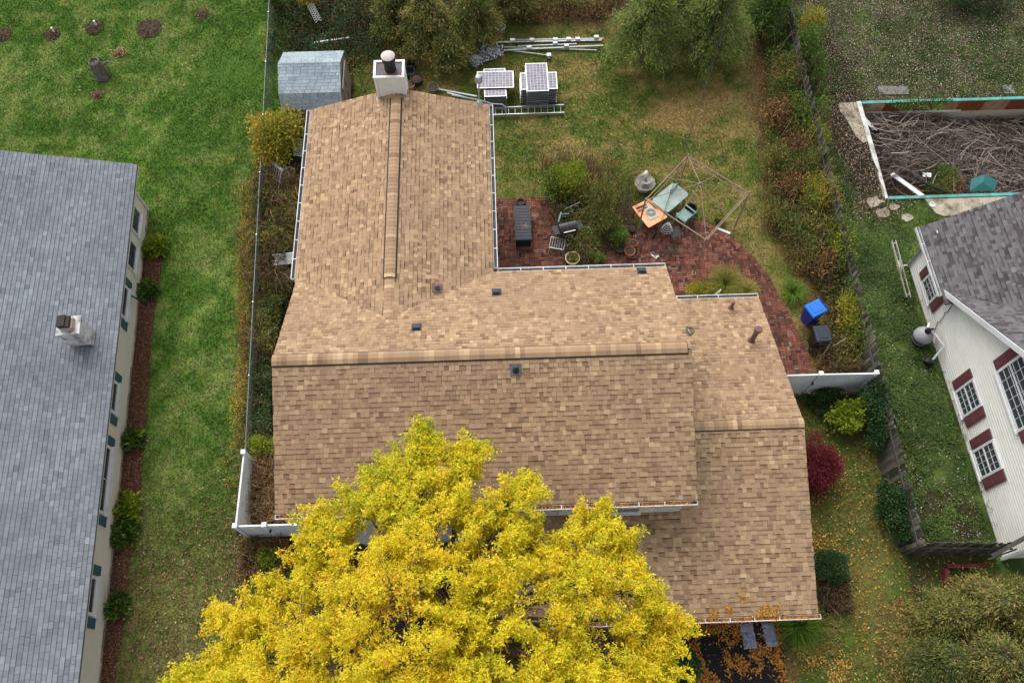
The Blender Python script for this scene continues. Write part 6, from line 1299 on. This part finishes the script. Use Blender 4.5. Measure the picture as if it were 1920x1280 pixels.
# --- far edge of the back yard
def drooping_tree(label, u, v, h, rx, ry, style, n_br, L, W, base, cat='tree', name='tree', dens=1.0, zf=.5, tipb=.15):
    SEED[0] += 1; rs = np.random.RandomState(SEED[0]); c = G(u, v, h*zf); t = thing(name, label, cat, (c[0], c[1], 0)); c = V3((c[0], c[1], 0))
    MB().tube([c-z_*.05, c+z_*.4, c+z_*h*.5, c+V3((.05, .03, h*.92))], [.14, .10, .07, .015], 8).build('trunk', m_bark, t, smooth=True); m = MB(); Ps, Ds, to = [], [], []
    for k in range(n_br):
        a = rs.uniform(0, 6.28); z0 = h*rs.uniform(.15, .9); f = (1-(z0/h)**1.6)*.85+.18; rr_ = f*rs.uniform(.7, 1.1); e = V3((rx*rr_*math.cos(a), ry*rr_*math.sin(a), 0)); rise = h*rs.uniform(.05, .22); dr = h*rs.uniform(.0, .16)
        pts = [c+z_*z0, c+e*.35+z_*(z0+rise*.7), c+e*.7+z_*(z0+rise), c+e+z_*(z0+rise-dr)]; m.tube(pts, [.025, .018, .011, .004], 5, cap=False, tone=.3); bt = rs.normal(0, .1)
        nl = int(110*dens*(.4+rr_)); s_ = rs.uniform(.15, 1.03, nl); i0 = np.minimum((s_*3).astype(int), 2); f_ = s_*3-i0; A = np.array(pts)[i0]; B_ = np.array(pts)[i0+1]; p = A*(1-f_)[:, None]+B_*f_[:, None]+rs.normal(0, .10*(1+.0*s_[:, None]), (nl, 3))*(.4+s_[:, None]); p[:, 2] -= np.abs(rs.normal(0, .08, nl))
        Ps.append(p); dv = unit(e+1e-6); Ds.append(unit(dv*.7+rs.normal(0, .5, (nl, 3))+np.array([0, 0, -.25]))); to.append(base+bt+tipb*(s_-.5)*2*rs.rand(nl))
    P = np.concatenate(Ps); D = np.concatenate(Ds); n = len(P); Ls = L*rs.uniform(.6, 1.4, n); V, T = leaf_arrays(P, D, unit(np.array([0, 0, 1.])+rs.normal(0, .4, (n, 3))), Ls, Ls*W/L); V[:, 2] = np.maximum(V[:, 2], .01)
    m.build('limbs', m_bark, t); np_mesh('crown', V, T, LM[style], t, np.repeat(np.clip(np.concatenate(to)+rs.normal(0, .14, n), 0, 1), 2), kind='stuff'); return t
drooping_tree('feathery green tree at the back, left of the overhead cable', 1215, 50, 4.2, 2.0, 1.8, 'bamboo', 170, .15, .03, .6)
drooping_tree('feathery green tree at the back, on the overhead cable line', 1335, 45, 4.4, 2.1, 1.9, 'bamboo', 180, .15, .03, .56)
drooping_tree('darker green feathery tree at the top edge between the other two', 1280, -25, 4.6, 2.0, 1.6, 'bamboo', 140, .15, .03, .45)
drooping_tree('dark green bushy tree at the back right beside the board fence', 1440, 20, 3.2, 1.2, 1.5, 'green', 110, .11, .05, .42, dens=1.0)
drooping_tree('bushy evergreen with tan tips behind the chimney', 800, 45, 3.2, 1.5, 1.4, 'needle', 120, .14, .035, .45, tipb=.4)
drooping_tree('bushy evergreen with tan tips beside the galvanised bucket', 890, 32, 3.0, 1.2, 1.1, 'needle', 120, .14, .035, .4, tipb=.4)
drooping_tree('green evergreen in the far brush above the chimney', 740, 12, 3.0, 1.3, 1.2, 'needle', 100, .14, .035, .4, tipb=.35)
drooping_tree('low spreading evergreen sagging over the lawn by the clamps', 842, 98, 1.8, 1.0, .9, 'needle', 90, .14, .035, .42, tipb=.45)
drooping_tree('evergreen at the very top edge behind the rails', 960, -18, 3.0, 1.4, 1.0, 'needle', 90, .14, .035, .5, tipb=.3)
thicket('dark green brush between the shed and the chain link fence', [(508, -20), (720, -20), (720, 110), (650, 112), (500, 105), (505, 60)], 1.2, 260, 9000, 'dark', .08, .06, .4, .3)
thicket('brown and olive weeds behind the shed', [(540, -20), (760, -20), (760, 150), (660, 150), (640, 95), (520, 95)], .8, 300, 5000, 'olive', .08, .04, .5, .5)
thicket('rust brown weeds along the far end of the back lawn', [(930, -30), (1150, -30), (1150, 38), (930, 40)], .8, 380, 5000, 'brown', .09, .04, .45, .5)
thicket('olive weeds at the far end of the back lawn', [(940, -30), (1140, -30), (1130, 25), (950, 28)], 1.1, 200, 3500, 'olive', .10, .04, .55, .5)
shrub('shrub', 'yellow shrub at the top left corner beyond the chain link fence', 'shrub', 575, -2, 1.6, .7, .5, 'gold', 240, .1, .05)
shrub('shrub', 'green shrub at the far end of the chain link fence', 'shrub', 512, -4, 1.5, .6, .6, 'green', 220, .1, .05)
grass_clump('grass_clump', 'yellow green grass clump in the brush above the evergreens', 716, 62, .6, .7, 260, 'blade', base=.7)
for i, (u, v) in enumerate(((502, 62), (500, 88), (502, 108))): grass_clump('weed_tuft', '%s yellow weed tuft from the far end of the chain link fence' % ORD[i], u, v, .35, .5, 90, 'straw', 'weeds', group='weed tufts along the chain link fence')

# --- strip between the chain link fence and the wing
shrub('shrub', 'yellow and orange shrub between the shed and the wing gutter', 'shrub', 525, 258, 2.3, 1.15, 1.2, 'gold', 100, .13, .07, 16, .33, base=.36, sd=.2, bsd=.16, shell=(.2, 1.4))
shrub('shrub', 'yellow leaved shrub hanging over the fence above the railing', 'shrub', 496, 285, 1.5, .55, .9, 'gold', 200, .11, .06, 9, .36, base=.45)
thicket('brown brush between the chain link fence and the wing', [(486, 300), (566, 330), (546, 530), (515, 560), (470, 560), (478, 400)], 1.2, 380, 5000, 'brown', .08, .035, .5, .6)
thicket('leafy green brush between the chain link fence and the wing', [(482, 300), (560, 340), (546, 530), (515, 660), (466, 660), (474, 400)], 1.4, 60, 9000, 'olive', .09, .045, .42, .5)
thicket('green weeds in the strip beside the wing', [(485, 380), (545, 400), (535, 560), (505, 660), (470, 640)], 1.2, 40, 3500, 'green', .09, .05, .4, .5)
thicket('olive weeds along the chain link fence beside the wing', [(478, 320), (500, 330), (505, 540), (512, 660), (462, 660), (470, 450)], 1.1, 420, 9000, 'olive', .08, .04, .55, .6)
thicket('dark green weeds under the left gable of the house', [(478, 480), (540, 500), (508, 660), (510, 850), (468, 850), (470, 640)], .9, 300, 9000, 'dark', .08, .05, .6, .4)
thicket('golden brown weeds spilling onto the left lawn over the fence', [(452, 360), (482, 330), (476, 560), (468, 700), (445, 840), (430, 840), (448, 640), (440, 480)], .8, 420, 4200, 'gold', .07, .035, .55, .75)
thicket('tan weeds along the lower chain link fence', [(452, 560), (500, 560), (508, 840), (452, 850)], .7, 420, 6500, 'olive', .07, .035, .72, .7)
thicket('rust brown dry grass inside the white fence corner', [(462, 860), (514, 850), (516, 960), (575, 968), (575, 978), (450, 978)], 1.0, 600, 4200, 'brown', .10, .025, .75, .9)
SEED[0] += 1; rs = np.random.RandomState(SEED[0]); cn = MB()                          # long arching canes
for k in range(70):
    p = G(rs.uniform(495, 560), rs.uniform(330, 520), .2); p[2] = 0; dx, dy = rs.uniform(.3, 1.4)*rs.choice([-1, 1]), rs.uniform(-1.6, -.2); h_ = rs.uniform(.5, 1.3); cn.tube([p, p+V3((dx*.3, dy*.3, h_*.8)), p+V3((dx*.7, dy*.7, h_)), p+V3((dx, dy, h_*.75))], [.012, .01, .008, .004], 4, tone=rs.rand())
tag(cn.build('dry_canes', m_twig, kind='stuff'), 'long dry canes arching beside the wing wall', 'canes')
shrub('shrub', 'bright green bush at the top of the white fence corner', 'shrub', 492, 838, 1.1, .55, .5, 'lime', 260, .08, .04, 9)
shrub('shrub', 'pale green bush below the white fence gate', 'shrub', 503, 1045, .7, .5, .4, 'lime', 240, .08, .04, 8, base=.35)
thicket('rust brown low shrub left of the yellow tree', [(450, 1010), (540, 1010), (530, 1090), (445, 1085)], .7, 260, 4200, 'brown', .06, .03, .5, .5)
grass_clump('grass_clump', 'small green grass clump at the foot of the white fence gate', 468, 1020, .45, .35, 220, 'blade')
for i, (u, v) in enumerate(((450, 620), (455, 700), (440, 760), (452, 560), (430, 905), (425, 860))): grass_clump('weed_tuft', 'tan weed tuft on the lawn side of the lower fence, %s' % ('at the wing gutter end', 'below the topmost one', 'level with the main ridge', 'farthest from the house corner', 'beside the white fence corner', 'just above the white fence')[i], u, v, .28, .35, 60, 'straw', 'weeds', base=.6, group='tan weed tufts along the lower fence')
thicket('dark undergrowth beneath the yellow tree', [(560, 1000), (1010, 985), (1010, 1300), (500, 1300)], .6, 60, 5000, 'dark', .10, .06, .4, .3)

# --- planting bed on the patio
shrub('shrub', 'lime green shrub in the middle of the patio bed', 'shrub', 1065, 335, 1.9, .9, .85, 'lime', 150, .08, .04, 12, .33)
shrub('shrub', 'green shrub at the left end of the patio bed', 'shrub', 1035, 345, 1.6, .75, .8, 'green', 150, .08, .04, 10, base=.6)
shrub('shrub', 'tall olive shrub in the centre of the patio bed', 'shrub', 1120, 372, 1.8, .9, 1.0, 'olive', 150, .08, .04, 12, .3, base=.5)
shrub('shrub', 'dull green shrub at the right of the patio bed', 'shrub', 1140, 415, 1.5, .8, .75, 'olive', 170, .08, .035, 12, .3, base=.35)
shrub('shrub', 'green bushy plant in the dark green pot', 'shrub', 1160, 444, 1.0, .45, .4, 'green', 240, .08, .035, 9, base=.62)
shrub('shrub', 'low green shrub beside the round planter', 'shrub', 1118, 482, .6, .4, .3, 'green', 260, .07, .03, 8, base=.6)
shrub('shrub', 'low grey green shrub at the front of the patio bed', 'shrub', 1105, 445, .8, .5, .6, 'olive', 170, .07, .02, 9, base=.4)
shrub('shrub', 'sprouting leaves in the cream rimmed planter', 'plant', 1073.5, 482, .5, .24, .24, 'lime', 320, .05, .025, 6, zf=.7)
shrub('shrub', 'dry yellow plant in the black pot under the frame', 'plant', 1350, 404, .55, .3, .25, 'straw', 240, .08, .02, 6, zf=.7)
shrub('shrub', 'yellow green bush left of the rear gutter of the garage', 'shrub', 1308, 545, .8, .5, .45, 'gold', 320, .07, .035, 9, base=.3)
thicket('brown weeds in the patio bed', [(1015, 290), (1195, 340), (1190, 420), (1110, 492), (1062, 490), (1030, 400)], 1.1, 260, 2000, 'brown', .07, .03, .45, .5)
thicket('rusty flower stems behind the patio bed', [(1010, 290), (1100, 285), (1170, 310), (1100, 340), (1020, 330)], 1.1, 160, 1600, 'brown', .06, .03, .65, .6)
thicket('green weeds in the patio bed', [(1020, 330), (1180, 370), (1160, 430), (1110, 480), (1060, 470)], 1.1, 80, 3600, 'green', .07, .035, .55, .5)
grass_clump('ornamental_grass', 'arching yellow green grass clump behind the garage gutter', 1362, 533, .75, .75, 900, 'straw', base=.4)
grass_clump('ornamental_grass', 'tan fringe of grass at the right end of the garage gutter', 1402, 545, .5, .5, 300, 'straw', base=.6)
grass_clump('ornamental_grass', 'bright green long leaved clump near the blue bin', 1487, 548, .6, .5, 380, 'blade', base=.45, w=.025)
tag(MB().bar(G(1338, 555, .4), G(1352, 543, .6), .05, .03).build('stick', m_white), 'white stick lying in the grass clump behind the garage', 'stick')

# --- hedge row along the board fence
hedge = [(1470, 150, 1.7, .9, 1.0, 'olive', 'olive shrub at the far part of the hedge row'), (1460, 215, 1.5, .9, .9, 'brown', 'brown shrub in the hedge row level with the pool'), (1495, 225, 1.6, .7, .8, 'green', 'green shrub by the fence level with the pool'), (1490, 275, 1.3, .7, .6, 'brown', 'pinkish brown shrub halfway along the hedge row'),
 (1525, 260, 1.6, .5, .8, 'lime', 'yellow green climber on the fence beside the pool'), (1450, 300, 1.4, .7, .7, 'olive', 'olive shrub on the lawn side halfway along the hedge row'), (1525, 310, 1.5, .7, .7, 'olive', 'tall olive shrub against the fence beside the near pool corner'), (1480, 345, 1.3, .9, .8, 'brown', 'rust brown shrub level with the pavilion frame'), (1535, 365, 1.8, .8, .9, 'gold', 'olive gold bush against the fence below the pool'), (1455, 400, 1.0, .7, .6, 'olive', 'low olive plant right of the pavilion frame'),
 (1530, 430, 1.5, .8, .8, 'olive', 'olive bush by the fence above the green strip'), (1545, 490, 1.4, .7, .8, 'brown', 'dark brown bush above the blue bin'), (1575, 470, 1.7, .45, 1.1, 'lime', 'yellow green vine hanging over the fence right of the bins'), (1590, 590, 1.6, .5, .9, 'gold', 'yellow vine on the fence beside the black bin'), (1605, 640, 1.3, .6, .6, 'olive', 'tan and olive weeds between the bins and the white fence'), (1522, 40, 1.5, .55, .6, 'gold', 'yellow bush at the far end beyond the board fence'), (1500, 95, 1.7, .6, .9, 'green', 'green shrub at the far end of the board fence')]
for u, v, h, rx, ry, st_, lab in hedge: shrub('shrub', lab, 'shrub', u, v, h, rx, ry, st_, 90, .09, .04, 14, .45, shell=(.15, 1.5), base={'lime': .45, 'gold': .3, 'olive': .55, 'brown': .45, 'green': .5}[st_], group='shrubs along the board fence', sd=.22, bsd=.16)
thicket('brown brush at the foot of the hedge row', [(1430, 130), (1530, 120), (1560, 300), (1575, 520), (1500, 520), (1430, 420), (1420, 250)], 1.0, 500, 5000, 'brown', .07, .03, .5, .5)
thicket('olive and green brush filling the hedge row', [(1440, 130), (1525, 120), (1555, 300), (1580, 540), (1500, 500), (1445, 420), (1430, 250)], 1.6, 300, 16000, 'olive', .09, .04, .55, .5)
thicket('mixed green brush filling the hedge row', [(1440, 60), (1515, 60), (1550, 300), (1575, 520), (1520, 500), (1460, 400), (1440, 200)], 2.0, 200, 15000, 'green', .09, .04, .42, .5)
thicket('fresh green vines over the board fence', [(1503, 60), (1535, 60), (1562, 300), (1600, 520), (1625, 660), (1600, 640), (1560, 440), (1535, 300)], 2.3, 60, 14000, 'green', .09, .05, .5, .4)
thicket('dark weeds behind the bins', [(1490, 470), (1580, 470), (1625, 690), (1560, 696), (1545, 560)], 1.0, 380, 5000, 'olive', .08, .04, .4, .45)
thicket('rust brown dry weeds by the white gate', [(1530, 640), (1625, 640), (1632, 698), (1535, 698)], .7, 420, 1800, 'brown', .07, .03, .4, .5)
thicket('green weeds growing in the pool', [(1755, 290), (1810, 300), (1800, 345), (1750, 340)], .5, 60, 1600, 'green', .09, .03, .5, .4).location.z = -.7
thicket('brown tuft growing in the pool', [(1785, 315), (1825, 320), (1815, 345), (1785, 340)], .4, 80, 500, 'brown', .09, .03, .6, .6).location.z = -.7
thicket('green ivy trailing over the far pool wall', [(1660, 190), (1790, 185), (1770, 205), (1690, 208)], .25, 30, 700, 'green', .08, .05, .45, .4)

# --- right of the garage
shrub('shrub', 'round crimson bush at the right edge of the garage roof', 'shrub', 1529, 872, 1.4, .82, 1.15, 'red', 420, .06, .03, 24, .33, base=.5, sd=.16)
shrub('shrub', 'dark green rounded evergreen beside the garage corner', 'shrub', 1556, 1062, 1.2, .72, .62, 'dark', 520, .05, .028, 18, .34, base=.45)
shrub('shrub', 'light yellow green shrub below the white gate', 'shrub', 1590, 778, 1.2, .75, .6, 'lime', 260, .11, .06, 11, base=.45)
shrub('shrub', 'dark green holly bush at the end of the white gate', 'shrub', 1640, 760, 1.9, .6, 1.0, 'dark', 330, .07, .045, 16, .33, base=.5)
shrub('shrub', 'dark green holly bush on the board fence, upper one', 'shrub', 1650, 810, 1.6, .5, .7, 'dark', 330, .07, .045, 12, .33, base=.5)
shrub('shrub', 'dark evergreen bush against the lower board fence', 'shrub', 1674, 945, 1.6, .55, .9, 'dark', 360, .07, .04, 14, .33, base=.5)
shrub('shrub', 'dark evergreen bush at the corner of the board fence', 'shrub', 1693, 992, 1.4, .5, .55, 'dark', 360, .07, .04, 10, .33, base=.42)
shrub('shrub', 'low dark green bush under the white gate', 'shrub', 1555, 738, .7, .7, .35, 'dark', 300, .08, .04, 10, base=.5)
shrub('shrub', 'dark green hedge bush beside the driveway', 'shrub', 1278, 1240, 1.4, .65, .85, 'dark', 480, .06, .035, 16, .33, base=.4)
grass_clump('ornamental_grass', 'large green ornamental grass spilling beside the garage eave', 1500, 1172, .85, .55, 700, 'blade', base=.35, w=.022)
thicket('dry tan grass blades beside the driveway', [(1520, 1150), (1575, 1165), (1570, 1230), (1510, 1220)], .3, 120, 300, 'straw', .18, .015, .7, .8)
thicket('grey bare twigs at the garage corner', [(1535, 1085), (1595, 1080), (1600, 1150), (1540, 1145)], .6, 420, 200, 'brown', .05, .02, .6, .3)
thicket('dark weeds below the white gate', [(1490, 740), (1560, 735), (1600, 745), (1560, 800)], .4, 60, 1500, 'dark', .07, .04, .4, .4)
for i, (u, v, h, rx, ry, st_, b, lab) in enumerate([(1770, 1150, 1.5, .9, .9, 'olive', .6, 'tan tipped grey green bush at the upper left of the corner shrubs'), (1850, 1130, 1.6, 1.0, 1.0, 'needle', .65, 'grey green bush below the red garden border'), (1760, 1235, 1.4, 1.0, .9, 'needle', .4, 'dark centred grey green bush at the lower left of the corner shrubs'), (1850, 1230, 1.7, 1.1, 1.0, 'needle', .6, 'broad grey green bush in the bottom right corner'), (1920, 1150, 1.7, 1.0, 1.2, 'olive', .55, 'tan green bush at the right edge of the corner shrubs'), (1920, 1270, 1.6, 1.0, 1.0, 'needle', .5, 'grey green bush in the very corner')]):
    drooping_tree(lab, u, v, h+.4, rx*1.15, ry*1.15, st_, 120, .10, .03, b-.1, 'shrub', 'shrub', .8, .5, .35)['group'] = 'shrubs in the bottom right corner'
thicket('red tinged weeds at the edge of the corner shrubs', [(1640, 1130), (1720, 1100), (1730, 1290), (1650, 1290)], .25, 40, 700, 'brown', .08, .05, .6, .4)
# --- along the beige house
for i, (u, v, r, n, lab) in enumerate(((292, 460, .55, 420, 'broad hosta clump at the far end of the mulch bed'), (278, 543, .42, 260, 'hosta clump below the black drain pipe'), (250, 822, .42, 300, 'small bright hosta clump between the middle windows'), (238, 950, .48, 380, 'yellowing hosta clump, upper of the adjoining pair'), (232, 1000, .48, 380, 'green hosta clump, lower of the adjoining pair'), (218, 1137, .42, 280, 'hosta clump nearest the bottom of the mulch bed'))):
    shrub('hosta', lab, 'plant', u, v, .36, r, r, 'lime' if i in (0, 3) else 'green', 200, .17, .08, 9, .34, base=.4, group='hostas along the beige house', sd=.22)
shrub('shrub', 'dark bush at the top right beyond the pool', 'shrub', 1830, -12, 1.5, 2.0, .8, 'dark', 220, .09, .05, 14, base=.4)
